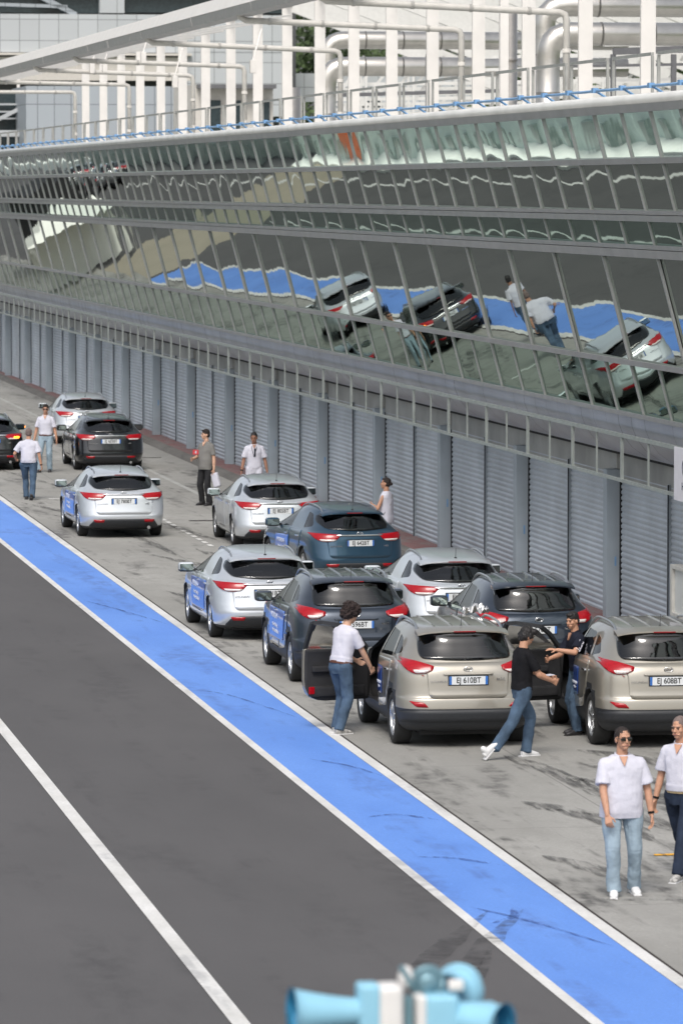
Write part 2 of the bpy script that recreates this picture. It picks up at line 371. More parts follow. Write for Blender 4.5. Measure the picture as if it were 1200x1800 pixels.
# curved steel panel under the glass, with seams
zt = zrow(757); prof = [(XB+.0, zt), (XB+.02, zt-.16), (XB+.10, zt-.36), (XB+.24, zt-.54), (XB+.44, zt-.68), (XB+.66, zt-.77), (XB+.86, zt-.80)]
UH = UNIT/2
bm = bmesh.new()
ys = [YA+.1+k*UH for k in range(int((YB-YA)/UH)+1)]
for ya_, yb_ in zip(ys, ys[1:]):
    r0 = [bm.verts.new((x, ya_+.005, z)) for x, z in prof]; r1 = [bm.verts.new((x, yb_-.005, z)) for x, z in prof]
    j = rng.uniform(-.003, .003)
    for v in r0: v.co.x += j
    for v in r1: v.co.x -= j
    for k in range(len(prof)-1):
        f = bm.faces.new((r0[k], r1[k], r1[k+1], r0[k+1])); f.smooth = True
recalc(bm); mobj('curved_cladding', bm, M_panel, pit)
bm = bmesh.new(); prism_y(bm, [(x+.03, z+.015) for x, z in prof]+[(XB+1.1, zt-.6), (XB+1.1, zt)], YA, YB); recalc(bm); mobj('cladding_backing', bm, M_seam, pit)
WX = 18.1     # garage front
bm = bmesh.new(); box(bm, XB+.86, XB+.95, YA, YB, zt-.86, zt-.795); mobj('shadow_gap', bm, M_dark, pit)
bm = bmesh.new(); prism_y(bm, [(XB+.955, zt-.84), (XB+.955, zt-.70), (WX+.5, zt-.70), (WX+.5, 2.5), (WX+.04, 2.5), (WX+.04, zt-.83)], YA, YB); recalc(bm); mobj('lintel', bm, M_soff, pit)
bm = bmesh.new(); box(bm, WX+.5, WX+9, YA, YB, 2.5, 8.6); box(bm, WX+.35, WX+9, YA, YB+40, -.1, 2.49); recalc(bm); mobj('wall', bm, M_soff, pit)
bm = bmesh.new(); box(bm, 16.6, 44, YA, 275, 8.30, 8.42); mobj('roof_deck', bm, M_soff, pit)
# piers and shutters
BAY = 7.93; PPH = 81.95-.02
slat_mesh = None
def shutter(y0, y1):
    bm = bmesh.new(); n = 26; h = 2.52/n; rows_ = []
    for k in range(n):
        z = .10+k*h
        for dz, dx in ((0.0,0.0),(.15*h,.018),(.55*h,.022),(.86*h,.003)): rows_.append((WX+.06-dx, z+dz))
    a = [bm.verts.new((x, y0, z)) for x, z in rows_]; b = [bm.verts.new((x, y1, z)) for x, z in rows_]
    for k in range(len(a)-1): bm.faces.new((a[k], b[k], b[k+1], a[k+1]))
    recalc(bm); return mobj('shutter', bm, M_shut, pit)
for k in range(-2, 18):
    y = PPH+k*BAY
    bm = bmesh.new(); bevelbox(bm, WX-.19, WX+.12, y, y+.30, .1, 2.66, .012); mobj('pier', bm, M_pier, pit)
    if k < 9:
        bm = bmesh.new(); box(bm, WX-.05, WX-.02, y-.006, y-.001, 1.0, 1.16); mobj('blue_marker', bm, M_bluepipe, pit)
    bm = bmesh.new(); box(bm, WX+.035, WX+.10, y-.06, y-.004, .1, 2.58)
    mobj('shaded_rail_gap', bm, M_dark, pit)  # guide rail and gap beside the pier, their shade put in as black
    m_ = y+.30+(BAY-.30)/2
    for a, b in ((y+.31, m_-.04), (m_+.04, y+BAY-.11)): shutter(a, b)
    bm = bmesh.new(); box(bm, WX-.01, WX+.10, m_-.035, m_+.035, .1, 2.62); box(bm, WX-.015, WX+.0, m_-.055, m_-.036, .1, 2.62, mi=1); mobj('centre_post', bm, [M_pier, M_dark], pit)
    bm = bmesh.new(); box(bm, WX-.03, WX+.04, y-.06, y+.5, 2.68, 2.98); mobj('cable_box', bm, M_soff, pit)
# ---- hanging sign frame along the front
fr = empty('sign_frame', rz=PHI, label='long thin grey hanging frame of rails and uprights along the front above the garage shutters', cat='frame')
FX = 16.93; ztop = HCAM-.2315*FX; zbot = HCAM-.2740*FX
bm = bmesh.new(); bar(bm, (FX, YA, ztop), (FX, YB, ztop), .05, .06); mobj('top_rail', bm, M_sframe, fr)
bm = bmesh.new(); bar(bm, (FX, YA, zbot), (FX, YB, zbot), .05, .05); mobj('bottom_rail', bm, M_sframe, fr)
for i in range(I0+7, I1+1):
    y = 76.32+i*UNIT*.985; w_ = .075 if i % 2 == 0 else .045
    bm = bmesh.new(); bar(bm, (FX, y, zbot+.025), (FX, y, ztop-.037), w_, w_*.6, up=(1,0,0)); mobj('upright', bm, M_sframe, fr)
# ---- white banners at the right edge
M_ban = mat('white banner vinyl', (.74,.72,.76), .5, var=.03)
M_ink = mat('dark blue grey ink', (.10,.11,.16), .6)
def facing_text(s, size, x, y, z, sx=1.0):   # text readable from the lane side (looking towards +X)
    return Matrix(((0,0,1,x),(-1,0,0,y),(0,1,0,z),(0,0,0,1))) if False else Matrix(((0,0,-1,x),(-1,0,0,y),(0,1,0,z),(0,0,0,1)))
bn = empty('hanging_banner', rz=PHI, label='white rectangular banner with oval emblem hung on the frame at the right edge', cat='banner')
yb0 = 72.35; zc = (ztop+zbot)/2
bm = bmesh.new(); bevelbox(bm, FX-.075, FX-.045, yb0-4.2, yb0, zbot-.06, ztop+.03, .006); mobj('panel', bm, M_ban, bn)
bm = bmesh.new()
t = bmesh.new()
lathe(t, [(0,.155),(0.004,.155),(.004,.175),(0,.175)], 32, 'x', closed=True); t.transform(Matrix.Diagonal((1, 1.7, 1, 1))); t.transform(Matrix.Translation((FX-.082, yb0-.85, zc+.1)))
me = bpy.data.meshes.new('t'); t.to_mesh(me); t.free(); bm.from_mesh(me)
for a, b in (((-.13,-.10),(-.07,.12)), ((.07,-.12),(.13,.10)), ((-.10,-.03),(.10,.03))):
    bar(bm, (FX-.08, yb0-.85-a[0]*1.3, zc+.1+a[1]), (FX-.08, yb0-.85-b[0]*1.3, zc+.1+b[1]), .045, .004, up=(1,0,0))
mobj('emblem', bm, M_ink, bn)
bm = bmesh.new(); add_text(bm, 'HYUNDAI', .16, facing_text('', 0, FX-.08, yb0-1.0, zc-.19), 1.3); mobj('lettering', bm, M_ink, bn)
# lower glazed notice cabinet standing against the shutters at the right edge
cb = empty('notice_cabinet', rz=PHI, label='white framed glass notice cabinet standing against the shutter at the right edge', cat='cabinet')
M_cabf = mat('off white cabinet frame', (.55,.54,.50), .5); M_cabg = mat('pale notice sheet', (.62,.64,.62), .4, var=.04)
cy1, cy0, cz0, cz1 = 74.15, 71.2, .83, 1.63
cx = 17.3
bm = bmesh.new()
for a, b, c, d in ((cy1-.12, cy1, cz0, cz1), (cy0, cy0+.12, cz0, cz1)): bevelbox(bm, cx-.08, cx+.10, a, b, c, d, .01)
bevelbox(bm, cx-.08, cx+.10, cy0+.122, cy1-.122, cz1-.06, cz1, .01); bevelbox(bm, cx-.08, cx+.10, cy0+.122, cy1-.122, cz0, cz0+.06, .01)
mobj('frame', bm, M_cabf, cb)
bm = bmesh.new(); box(bm, cx-.03, cx+.05, cy0+.123, cy1-.123, cz0+.061, cz1-.061); mobj('notice_board', bm, M_cabg, cb)
bm = bmesh.new(); box(bm, cx-.04, cx+.08, cy1-.35, cy1-.2, .11, cz0-.001); box(bm, cx-.04, cx+.08, cy0+.2, cy0+.35, .11, cz0-.001); mobj('leg', bm, M_cabf, cb)
# ---- blue tube on brackets on the parapet
bt = empty('blue_tube_rail', rz=PHI, label='light blue tube carried on small slanted brackets along the parapet top', cat='tube rail')
zc_ = zrow(176)+.16; bx = fx(zrow(176), -.10)
bm = bmesh.new()
pts = []
for i in range(I0*2, I1*2+1): 
    y = MPH+i*UNIT/2; pts.append((bx, y, HCAM+.0935*16.1-(.006 if i % 2 else 0)))
tube(bm, pts, .022, 8); mobj('tube', bm, M_bluepipe, bt)
for i in range(I0, I1+1):
    y = MPH+i*UNIT+.2; bm = bmesh.new(); zt_ = HCAM+.0935*16.1
    bar(bm, (bx, y, zt_), (bx+.10, y-.42, zc_-.02), .028, .028); bar(bm, (bx-.01, y-.07, zt_+.005), (bx-.01, y+.07, zt_+.005), .085, .075); mobj('bracket', bm, M_bluepipe, bt)
# ---- grey roof edge railing
rl = empty('roof_railing', rz=PHI, label='grey metal railing of uprights and top rail along the roof edge behind the blue tube', cat='railing')
RX = 17.5; RZ = HCAM+.122*RX; n = 0; y = 60.0
while y < 225 and n < 49:
    bm = bmesh.new(); bar(bm, (RX, y, 8.42), (RX, y, RZ), .045, .045); mobj('upright', bm, M_rail, rl); bm = bmesh.new(); bar(bm, (RX, y+2.9, 8.42), (RX, y+2.9, RZ), .045, .045); mobj('upright', bm, M_rail, rl)
    bm = bmesh.new(); bar(bm, (RX, y, RZ+.03), (RX, y+2.9, RZ+.03), .05, .05); mobj('top_rail', bm, M_rail, rl)
    y += 3.35; n += 1
# ---------------------------------------------------------------- roof canopy, ducts, buildings behind
THB = TH+PHI
FP = F_PX/math.cos(PITCH)
def ratio(px): return math.tan(math.atan((px-600)/FP)+THB)
def Yat(px, X): return X/ratio(px)
def Xat(px, Y): return Y*ratio(px)
def Zat(py, X, Y): return HCAM+(HY-py)*(X*math.sin(THB)+Y*math.cos(THB))/F_PX
M_wcol = mat('white painted steelwork', (.72,.69,.65), .5, var=.05, scale=2)  # one even warm white paint for fins, beam and struts
M_wgrey = mat('grey fascia panel', (.38,.37,.36), .55, var=.08)
M_pipe = mat('grey drain pipe', (.52,.50,.46), .5, var=.08)
M_duct = mat('ribbed aluminium duct', (.60,.57,.52), .30, metal=.9, var=.10, scale=3, bump=.15, bscale=18)
M_ductd = mat('duct seam band', (.35,.33,.30), .4, metal=.8)
def clad_mat(name, col, pw, ph):
    m = bpy.data.materials.new(name); m.use_nodes = True; n = m.node_tree; b = n.nodes['Principled BSDF']; L = n.links.new
    tc = n.nodes.new('ShaderNodeTexCoord'); sp = n.nodes.new('ShaderNodeSeparateXYZ'); cb_ = n.nodes.new('ShaderNodeCombineXYZ')
    L(tc.outputs['Object'], sp.inputs[0]); L(sp.outputs['X'], cb_.inputs['X']); L(sp.outputs['Z'], cb_.inputs['Y'])
    br = n.nodes.new('ShaderNodeTexBrick'); br.offset = 0; br.inputs['Scale'].default_value = 1; br.inputs['Brick Width'].default_value = pw; br.inputs['Row Height'].default_value = ph
    br.inputs['Mortar Size'].default_value = .022; br.inputs['Mortar Smooth'].default_value = 0
    br.inputs['Color1'].default_value = (*col, 1); br.inputs['Color2'].default_value = (*[c*.93 for c in col], 1); br.inputs['Mortar'].default_value = (*[c*.45 for c in col], 1)
    L(cb_.outputs[0], br.inputs['Vector']); L(br.outputs['Color'], b.inputs['Base Color']); b.inputs['Roughness'].default_value = .5
    return m
M_clad = clad_mat('pale grey cladding panels', (.47,.49,.50), 1.16, 1.25)
M_clad2 = clad_mat('blue grey cladding sheets', (.33,.36,.385), .9, 6.0)
M_beigew = mat('pale beige rendered wall', (.56,.53,.48), .7, var=.05)
M_dglass = mat('dark tinted window', (.035,.05,.055), .12, var=.2)
M_dgrey = mat('dark grey steel', (.12,.12,.125), .5)

rc = empty('roof_canopy', rz=PHI, label='white roof edge beam on a row of white fins with grey rainwater pipes', cat='canopy')
CX = 24.05; CB = 17.9; CT = HCAM+.2545*CX; BZ = HCAM+.2535*CB
for px in (-30, 145, 176, 207, 240, 276, 314, 354, 398, 445, 496, 553, 612, 678, 749, 829, 916, 1015, 1124, 1245):
    y = Yat(px, CX); bm = bmesh.new(); wd = .335
    bevelbox(bm, CX-.0, CX+wd, y-.05, y+.07, 8.42, CT, .006)
    box(bm, CX-.03, CX+wd+.03, y-.101-.02, y-.101, 8.42, 12.9) if False else None
    if px < 560: box(bm, CX-.04, CX+.38, y-.1, y+.12, CT-.09, CT+.02, mi=1)
    mobj('column', bm, [M_wcol, M_wgrey], rc)
for px, wpx in ((31, 5), (877, 15)):
    y = Yat(px, CX+3); s_ = wpx/(F_PX/y); bm = bmesh.new(); box(bm, CX+3, CX+3+s_, y-.1, y+.1, 8.42, CT+.5); mobj('thin_column', bm, M_wcol, rc)
by = [95+2.94*k for k in range(0, 74)]
bm = bmesh.new()
for a, b in zip(by, by[1:]):
    j = random.uniform(-.02, .02); prism_y(bm, [(CB+j*.6,BZ),(CB-.05+j*.6,BZ+.24),(CB+.4,BZ+.25),(CB+.5,BZ+.01)], a+.02, b-.02)
recalc(bm); mobj('fascia', bm, M_wgrey, rc)
bm = bmesh.new(); prism_y(bm, [(CB-.04,BZ+.255),(CB+.14,BZ+.62),(CB+1.0,BZ+.80),(CB+1.0,BZ+.30),(CB+.5,BZ+.26)], 95, 310)
prism_y(bm, [(CB+.55,BZ+.09),(CB+.55,BZ+.14),(CB+.66,BZ+.14),(CB+.66,BZ+.09)], 95, 310); recalc(bm); mobj('edge_beam', bm, M_wcol, rc)
bm = bmesh.new()       # thin secondary struts under the beam
for k, y in enumerate([150+8*i for i in range(14)]):
    bar(bm, (CB+1.2, y, BZ+.2), (CX-.4, y+5.5, CT-.55), .05, .06)
mobj('strut', bm, M_wcol, rc)
bm = bmesh.new(); bar(bm, (CX+.15, 80, CT+.08), (CX+.15, 300, CT+.08), .14, .12); mobj('head_beam', bm, M_wcol, rc)
PX2 = 23.9
for ex, ey, down in ((133,163,248),(228,150,245),(340,134,240),(430,118,230),(598,91,205),(810,54,195),(994,24,182)):
    y = Yat(ex, PX2); z1 = Zat(ey, PX2, y); z0 = Zat(down, PX2, y)
    bm = bmesh.new(); zs = min(BZ-.12, z1+.40)
    pts = [(CB+.1, y, BZ+.1), (CB+.1, y, zs+.10), (CB+.26, y, zs-.0)]
    for k in range(1, 6): pts.append((CB+.26+(PX2-CB-.43)*k/5, y, zs+(z1-zs)*k/5))
    pts += [(PX2-.04, y, z1-.05), (PX2, y, z1-.18), (PX2, y, 8.42)]
    tube(bm, pts, .085, 10)
    for k in range(4):
        x_ = CB+.9+k*1.4; zz_ = zs+(z1-zs)*((x_-CB-.26)/(PX2-CB-.43)); tube(bm, [(x_-.04, y, zz_), (x_+.04, y, zz_)], .10, 10)
    for zz_ in (z1-.9, z1-1.9): tube(bm, [(PX2, y, zz_-.05), (PX2, y, zz_+.05)], .105, 10)
    mobj('drain_pipe', bm, M_pipe, rc)
for px, py in ((163,117),(253,98),(445,113),(308,140),(185,115)):
    y = Yat(px, CB+2.2); x_ = CB+2.2; z = Zat(py, x_, y); bm = bmesh.new()
    bevelbox(bm, x_-.09, x_+.09, y-.1, y+.1, z-.28, z+.1, .03); tube(bm, [(x_, y, z+.1), (x_+.25, y, z+1.0)], .025, 6); mobj('spotlight', bm, M_wcol, rc)
# air ducts
def duct(name, pts, r, label, group='air ducts on the pit building roof'):
    e = empty(name, rz=PHI, label=label, cat='duct', group=group)
    P = [Vector(p) for p in pts]; out = [P[0]]
    for i in range(1, len(P)-1):
        a = (P[i-1]-P[i]).normalized(); b = (P[i+1]-P[i]).normalized(); rr = r*2.0
        for k in range(6):
            t = k/5; q = (P[i]+a*rr)*(1-t)**2 + P[i]*2*t*(1-t) + (P[i]+b*rr)*t*t; out.append(q)
    out.append(P[-1])
    bm = bmesh.new(); tube(bm, out, r, 20); mobj('duct_pipe', bm, M_duct, e)
    for i in range(len(P)-1):
        d = P[i+1]-P[i]; n = int(d.length/1.3)
        for k in range(1, n):
            c = P[i]+d*k/n; u = d.normalized(); bm = bmesh.new(); tube(bm, [c-u*.025, c+u*.025], r+.012, 20); mobj('seam_band', bm, M_ductd, e)
    return e
def dpt(px, py, Y): X = Xat(px, Y); return (X, Y, Zat(py, X, Y))
duct('air_duct', [(Xat(575,170),170,8.4), dpt(575,72,170), (Xat(1100,170),170,dpt(575,72,170)[2])], .31, 'upper of the two silver ducts that bend down left of the canopy middle')
duct('air_duct', [(Xat(574,166),166,8.4), dpt(574,118,166), (Xat(1100,166),166,dpt(574,118,166)[2])], .33, 'lower of the two silver ducts that bend down left of the canopy middle')
duct('air_duct', [(Xat(955,128),128,8.4), dpt(955,12,128), (Xat(1330,128),128,dpt(955,12,128)[2])], .29, 'topmost silver duct bending down near the right edge')
duct('air_duct', [(Xat(962,124),124,8.4), dpt(962,61,124), (Xat(1330,124),124,dpt(962,61,124)[2])], .30, 'lower silver duct with a mitred elbow near the right edge')
duct('air_duct', [(Xat(896,140),140,8.4), dpt(896,22,140)], .20, 'plain upright grey duct between the white fins', group=None)
duct('air_duct', [(Xat(512,175),175,8.4), dpt(512,155,175)], .34, 'short upright steel duct behind the railing, left of the silver elbows', group=None)
# buildings behind (walls face the camera, placed far beyond the pit building)
def wall_px(bm, x0, x1, y0, y1, Y, t=.4, mi=0):
    X0, X1 = Xat(x0, Y), Xat(x1, Y); box(bm, X0, X1, Y, Y+t, Zat(y1, X0, Y), Zat(y0, X0, Y), mi=mi)
tw = empty('control_building', rz=PHI, label='pale grey panel clad building with dark recessed windows behind the roof canopy', cat='building')
bm = bmesh.new(); wall_px(bm, -200, 512, 25, 92, 290, 1); wall_px(bm, 177, 220, -80, 24.8, 290, 1); wall_px(bm, 330, 512, 92.2, 205, 290, 1); wall_px(bm, -200, 512, -160, -20, 290, 1); mobj('wall', bm, M_clad, tw)
bm = bmesh.new(); wall_px(bm, -200, 520, -60, 330, 291.5, 8); mobj('inner_wall', bm, M_dgrey, tw)
bm = bmesh.new(); wall_px(bm, -100, 176, -20, 24, 290.8, .3); wall_px(bm, 221, 512, -20, 24, 290.8, .3); mobj('window', bm, M_dglass, tw)
bm = bmesh.new(); bar(bm, dpt(60,-10,290.3), dpt(135,28,290.3), .35, .3); bar(bm, dpt(0,10,290.2), dpt(120,14,290.2), .15, .2); mobj('stair_beam', bm, M_clad2, tw)
bm = bmesh.new(); wall_px(bm, -200, 338, 93, 97, 289.6, 1.5); mobj('ledge', bm, M_beigew, tw)
bm = bmesh.new(); wall_px(bm, -200, 338, 100, 141, 290, 1); wall_px(bm, 15, 340, 133, 142, 288, .6); mobj('band', bm, M_beigew, tw)
an = empty('terrace_block', rz=PHI, label='low blue grey sheet clad block with dark doors standing behind the white fins', cat='building')
bm = bmesh.new(); wall_px(bm, 47, 340, 152, 330, 262, 8); mobj('wall', bm, M_clad2, an)
bm = bmesh.new(); wall_px(bm, 340, 480, 150, 330, 250, 8); mobj('front_wall', bm, M_beigew, an)
bm = bmesh.new(); wall_px(bm, 350, 486, 149, 156, 249, 9); mobj('parapet', bm, M_dgrey, an)
for a, b in ((367,388),(405,424),(452,474)):
    bm = bmesh.new(); wall_px(bm, a, b, 177, 232, 249.8, .15); mobj('door', bm, M_dglass, an)
bm = bmesh.new(); wall_px(bm, -200, 46, 165, 330, 268, 2); mobj('window', bm, M_dglass, an)
bm = bmesh.new()
for y in (182, 195, 207): wall_px(bm, -200, 47, y, y+3, 267.5, .3)
bar(bm, dpt(-10,215,267), dpt(48,185,267), .3, .2); wall_px(bm, -200, 47, 229, 240, 266, 1); mobj('window_bar', bm, M_clad, an)
# steel truss roofs behind, right side
M_truss = mat('white painted truss steel', (.62,.61,.58), .5, var=.05)
tr = empty('roof_truss', rz=PHI, label='white steel lattice roof trusses rising behind the ducts on the right', cat='roof truss')
rg = random.Random(5)
for j, Y in enumerate((205, 216, 228)):
    bm = bmesh.new()
    for k in range(10):
        x0 = 480+k*105+j*37; bar(bm, dpt(x0-60, -20, Y), dpt(x0+420, 165+6*j, Y), .25, .35)
    for k in range(12):
        x0 = 540+k*70+j*22; bar(bm, dpt(x0, 250, Y+1), dpt(x0+100, 100+10*j, Y+1), .10, .12)
    for k in range(5): bar(bm, dpt(560, 150+k*26+j*9, Y-1), dpt(1300, 142+k*26+j*9, Y-1), .10, .14)
    for k in range(9):
        x0 = 560+k*83+j*37; bar(bm, dpt(x0, 120, Y-1.5), dpt(x0, 300, Y-1.5), .10, .10)
    mobj('truss_frame', bm, M_truss, tr)
bm = bmesh.new(); Y = 150
for k in range(4): bar(bm, dpt(850, 102+k*22, Y), dpt(1320, 92+k*23, Y), .08, .10)
bar(bm, dpt(1060,80,Y-1), dpt(1320,76,Y-1), .3, .12); mobj('lower_bars', bm, M_truss, tr)
bm = bmesh.new(); Y = 140
for x in (1076, 1182, 752):
    b2 = bmesh.new(); bar(b2, dpt(x, 97, Y), (Xat(x,Y), Y, 8.4), .14, .14); mobj('dark_post', b2, M_dgrey, tr)
for a, b, t_ in ((dpt(1076,92,Y), dpt(1330,84,Y), .2), (dpt(600,168,Y+20), dpt(900,160,Y+20), .12), (dpt(1000,118,Y), dpt(1330,112,Y), .08)):
    b2 = bmesh.new(); bar(b2, a, b, t_, t_); mobj('dark_rail', b2, M_dgrey, tr)
gr_ = empty('ventilation_block', rz=PHI, label='pale block with a square grid window behind the white fins', cat='plant room')
bm = bmesh.new(); wall_px(bm, 600, 745, 165, 330, 240, 3); mobj('wall', bm, M_clad, gr_); bm = bmesh.new(); wall_px(bm, 520, 900, 130, 180, 300, 3); mobj('rear_wall', bm, M_clad, gr_)
bm = bmesh.new(); wall_px(bm, 622, 670, 172, 196, 239.8, .1); mobj('grid_window', bm, M_dglass, gr_)
bm = bmesh.new()
for k in range(6): wall_px(bm, 622+k*9.3, 623.8+k*9.3, 172, 196, 239.6, .1)
for k in range(3): wall_px(bm, 622, 670, 172+k*11, 173.8+k*11, 239.55, .03)
mobj('grid_bar', bm, M_wcol, gr_)
# trees far behind, seen through the lattice
M_leaf = mat('dark green leaves', (.055,.085,.03), .8, var=.5, scale=3); M_bark = mat('brown bark', (.10,.075,.05), .9)
def tree(px, Y, top, label, seed):
    rr = random.Random(seed); e = empty('tree', rz=PHI, label=label, cat='tree', group='trees behind the lattice roofs'); X = Xat(px, Y); h = Zat(top, X, Y)
    bm = bmesh.new(); tube(bm, [(X,Y,0),(X+.2,Y,h*.35),(X-.1,Y+.2,h*.75)], [.45,.32,.12], 8)
    for k in range(6):
        a = rr.uniform(0, 6.3); z = h*rr.uniform(.35,.6); tube(bm, [(X,Y,z),(X+math.cos(a)*2,Y+math.sin(a)*2,z+2),(X+math.cos(a)*3.4,Y+math.sin(a)*3.4,z+3.2)], [.16,.1,.04], 6)
    mobj('trunk', bm, M_bark, e)
    bm = bmesh.new(); cl = [(Vector((X+rr.gauss(0,2.3), Y+rr.gauss(0,2.3), h*rr.uniform(.45,.93))), rr.uniform(1.1,2.2)) for _ in range(26)]
    for c, r_ in cl:
        for _ in range(110):
            d = Vector((rr.gauss(0,1), rr.gauss(0,1), rr.gauss(0,1))).normalized(); p = c+d*r_*rr.uniform(.5,1)
            s = rr.uniform(.12,.26); u = Vector((rr.gauss(0,1), rr.gauss(0,1), rr.gauss(0,1))).normalized(); v = u.orthogonal().normalized()
            bm.faces.new([bm.verts.new(p+u*s), bm.verts.new(p+v*s), bm.verts.new(p-u*s), bm.verts.new(p-v*s)])
    mobj('crown', bm, M_leaf, e)
TREEL = ['dark tree in the gap right of the grey clad building', 'dark tree above the left silver ducts', 'dark tree behind the lattice, right of the left silver ducts', 'low dark tree behind the plain upright grey duct', 'dark tree behind the silver duct elbow at the right', 'low dark tree behind the dark steel posts near the right edge', 'dark tree behind the pale block with the grid window', 'dark tree just left of the right-hand silver duct elbow', 'dark tree at the right edge behind the ducts']
for i, (px, Y, tp) in enumerate(((560,330,-60),(700,330,-20),(820,340,10),(900,320,70),(1060,330,-10),(1180,320,30),(640,345,40),(980,345,20),(1280,330,0))):
    tree(px, Y, tp, TREEL[i], i)
# ---- opposite side, seen mirrored in the glass
M_wallw = mat('white painted concrete', (.86,.86,.80), .7, var=.05, scale=1)
M_orange = mat('orange marker board', (.80,.16,.04), .6); M_teal = mat('pale green panel', (.60,.70,.655), .4, var=.12); M_tdark = mat('dark green grey screen', (.24,.29,.27), .3)
pw = empty('pit_wall', label='white concrete pit wall topped by pale green screens opposite the garages', cat='wall')
bm = bmesh.new(); box(bm, .25, 1.36, 30, 222, -.01, .14); box(bm, .05, .24, 30, 420, -.01, .5); mobj('concrete_wall', bm, M_wallw, pw)
for k in range(60):
    y = 70+k*4.2; bm = bmesh.new(); box(bm, .20, .26, y+.05, y+4.15, .141 if y < 216 else .0, 2.1); mobj('screen', bm, M_teal if y < 218 else M_tdark, pw)
    bm = bmesh.new(); box(bm, .262, .40, y+1.4, y+2.5, .145, .95); mobj('monitor_box', bm, M_tdark, pw)
bm = bmesh.new(); box(bm, .27, .45, 203, 205, .145, 1.5); mobj('marker_board', bm, M_orange, pw)
# tent and trailer beyond the left edge, seen only mirrored in the glass
mq = empty('marquee', (10.2, 226, 0), label='white pointed marquee standing on the lane beyond the left edge, seen only mirrored', cat='tent')
bm = bmesh.new(); cs = [bm.verts.new(p) for p in ((-2,-2,2.4),(2,-2,2.4),(2,2,2.4),(-2,2,2.4))]; tp = bm.verts.new((0,0,3.8))
for k in range(4): bm.faces.new((cs[k], cs[(k+1)%4], tp))
bm.faces.new(cs[::-1]); mobj('canopy', bm, M_wallw, mq)
for sx in (-1, 1):
    for sy in (-1, 1):
        bm = bmesh.new(); bar(bm, (sx*1.95, sy*1.95, 0), (sx*1.95, sy*1.95, 2.4), .08, .08); mobj('pole', bm, M_rail, mq)
bm = bmesh.new(); box(bm, -1.9, 1.9, 1.93, 1.97, 0.02, 2.39); mobj('side_wall', bm, M_wallw, mq)
tl = empty('trailer', (9.0, 247, 0), label='black box trailer standing beyond the white marquee, seen only mirrored', cat='trailer')
bm = bmesh.new(); bevelbox(bm, -1.25, 1.25, -6, 6, .9, 3.9, .06); mobj('box_body', bm, M_dark, tl)
bm = bmesh.new(); box(bm, -1.1, 1.1, -5.8, 5.8, .6, .89); mobj('chassis', bm, M_dgrey, tl)
for sx in (-1, 1):
    for yy in (-4.6, -3.3):
        bm = bmesh.new(); lathe(bm, [(-.14,.01),(-.14,.5),(.14,.5),(.14,.01)], 20, 'x', Matrix.Translation((sx*1.1, yy, .5))); mobj('wheel', bm, M_dark, tl)
# ---- horn loudspeaker cluster in the foreground
M_hb = mat('light blue horn plastic', (.26,.52,.66), .55, var=.06); M_hw = mat('off white driver housing', (.70,.68,.66), .5, var=.05); M_hd = mat('blue grey metal clamp', (.16,.28,.33), .4, metal=.3)
M_hin = mat('horn inside blue', (.03,.22,.40), .5)
HS = F_PX/17.9
hl = empty('horn_loudspeaker', (1.3, 17.4, 0), label='out of focus cluster of light blue horn loudspeakers with white driver housings in the foreground', cat='loudspeaker')
def hp(px, py, dy=0.0): return Vector((2.957+(px-700)/HS-1.3, dy, 4.48+(1760-py)/HS))
def cyl(bm, a, b, ra, rb, n=24, cap=True, mi=0): tube(bm, [a, b], [ra, rb], n, cap, mi)
def horn(a, b, ra, rb, name='horn'):        # throat a -> mouth b, hollow
    bm = bmesh.new(); A, B = Vector(a), Vector(b); N = 8; pts = [A+(B-A)*k/N for k in range(N+1)]; rs = [ra+(rb-ra)*((k/N)**1.5) for k in range(N+1)]
    d = (B-A).normalized()
    tube(bm, pts+[B+d*.004], rs+[rb+.006], 28, False); tube(bm, [B+d*.004, B]+pts[::-1], [rb+.006, rb-.006]+[r_-.006 for r_ in rs[::-1]], 28, False, mi=1)
    return mobj(name, bm, [M_hb, M_hin], hl, smooth=True)
horn(hp(632,1766), hp(511,1763,-.02), .050, .088)
horn(hp(800,1782,.02), hp(872,1790,-.12), .064, .084)
horn(hp(790,1745,.10), hp(830,1752,.28), .07, .088)
bm = bmesh.new(); c = hp(826,1752,.20); blob(bm, c, (.090,.06,.090), None, 24, 16); mobj('horn_dome', bm, M_hb, hl, smooth=True)
bm = bmesh.new(); a, b = hp(626,1830), hp(664,1716); bevelbox(bm, a.x, b.x, -.05, .06, a.z, b.z, .02, seg=3); mobj('driver_cover', bm, M_hb, hl, smooth=True); bm = bmesh.new()
a, b = hp(744,1830), hp(802,1738); bevelbox(bm, a.x, b.x, -.06, .06, a.z, b.z, .02, seg=3); a, b = hp(790,1800), hp(872,1756); bevelbox(bm, a.x, b.x, -.03, .05, a.z, b.z, .015); mobj('driver_cover', bm, M_hb, hl, smooth=True)
bm = bmesh.new(); a, b = hp(662,1830), hp(704,1718); bevelbox(bm, a.x, b.x, -.06, .07, a.z, b.z, .025, seg=3); a, b = hp(728,1830), hp(746,1738); bevelbox(bm, a.x, b.x, -.055, .05, a.z, b.z, .015, seg=3)
a = hp(716,1712,.05); blob(bm, a, (.03,.03,.045)); a = hp(800,1722,-.02); bevelbox(bm, a.x-.03, a.x+.025, a.y-.02, a.y+.02, a.z-.02, a.z+.02, .01); mobj('driver_housing', bm, M_hw, hl, smooth=True)
bm = bmesh.new(); c = hp(755,1722,.05); t = [(c+Vector((.055*math.cos(a), 0, .055*math.sin(a)))) for a in [2*PI*k/20 for k in range(21)]]; tube(bm, t, .012, 8)
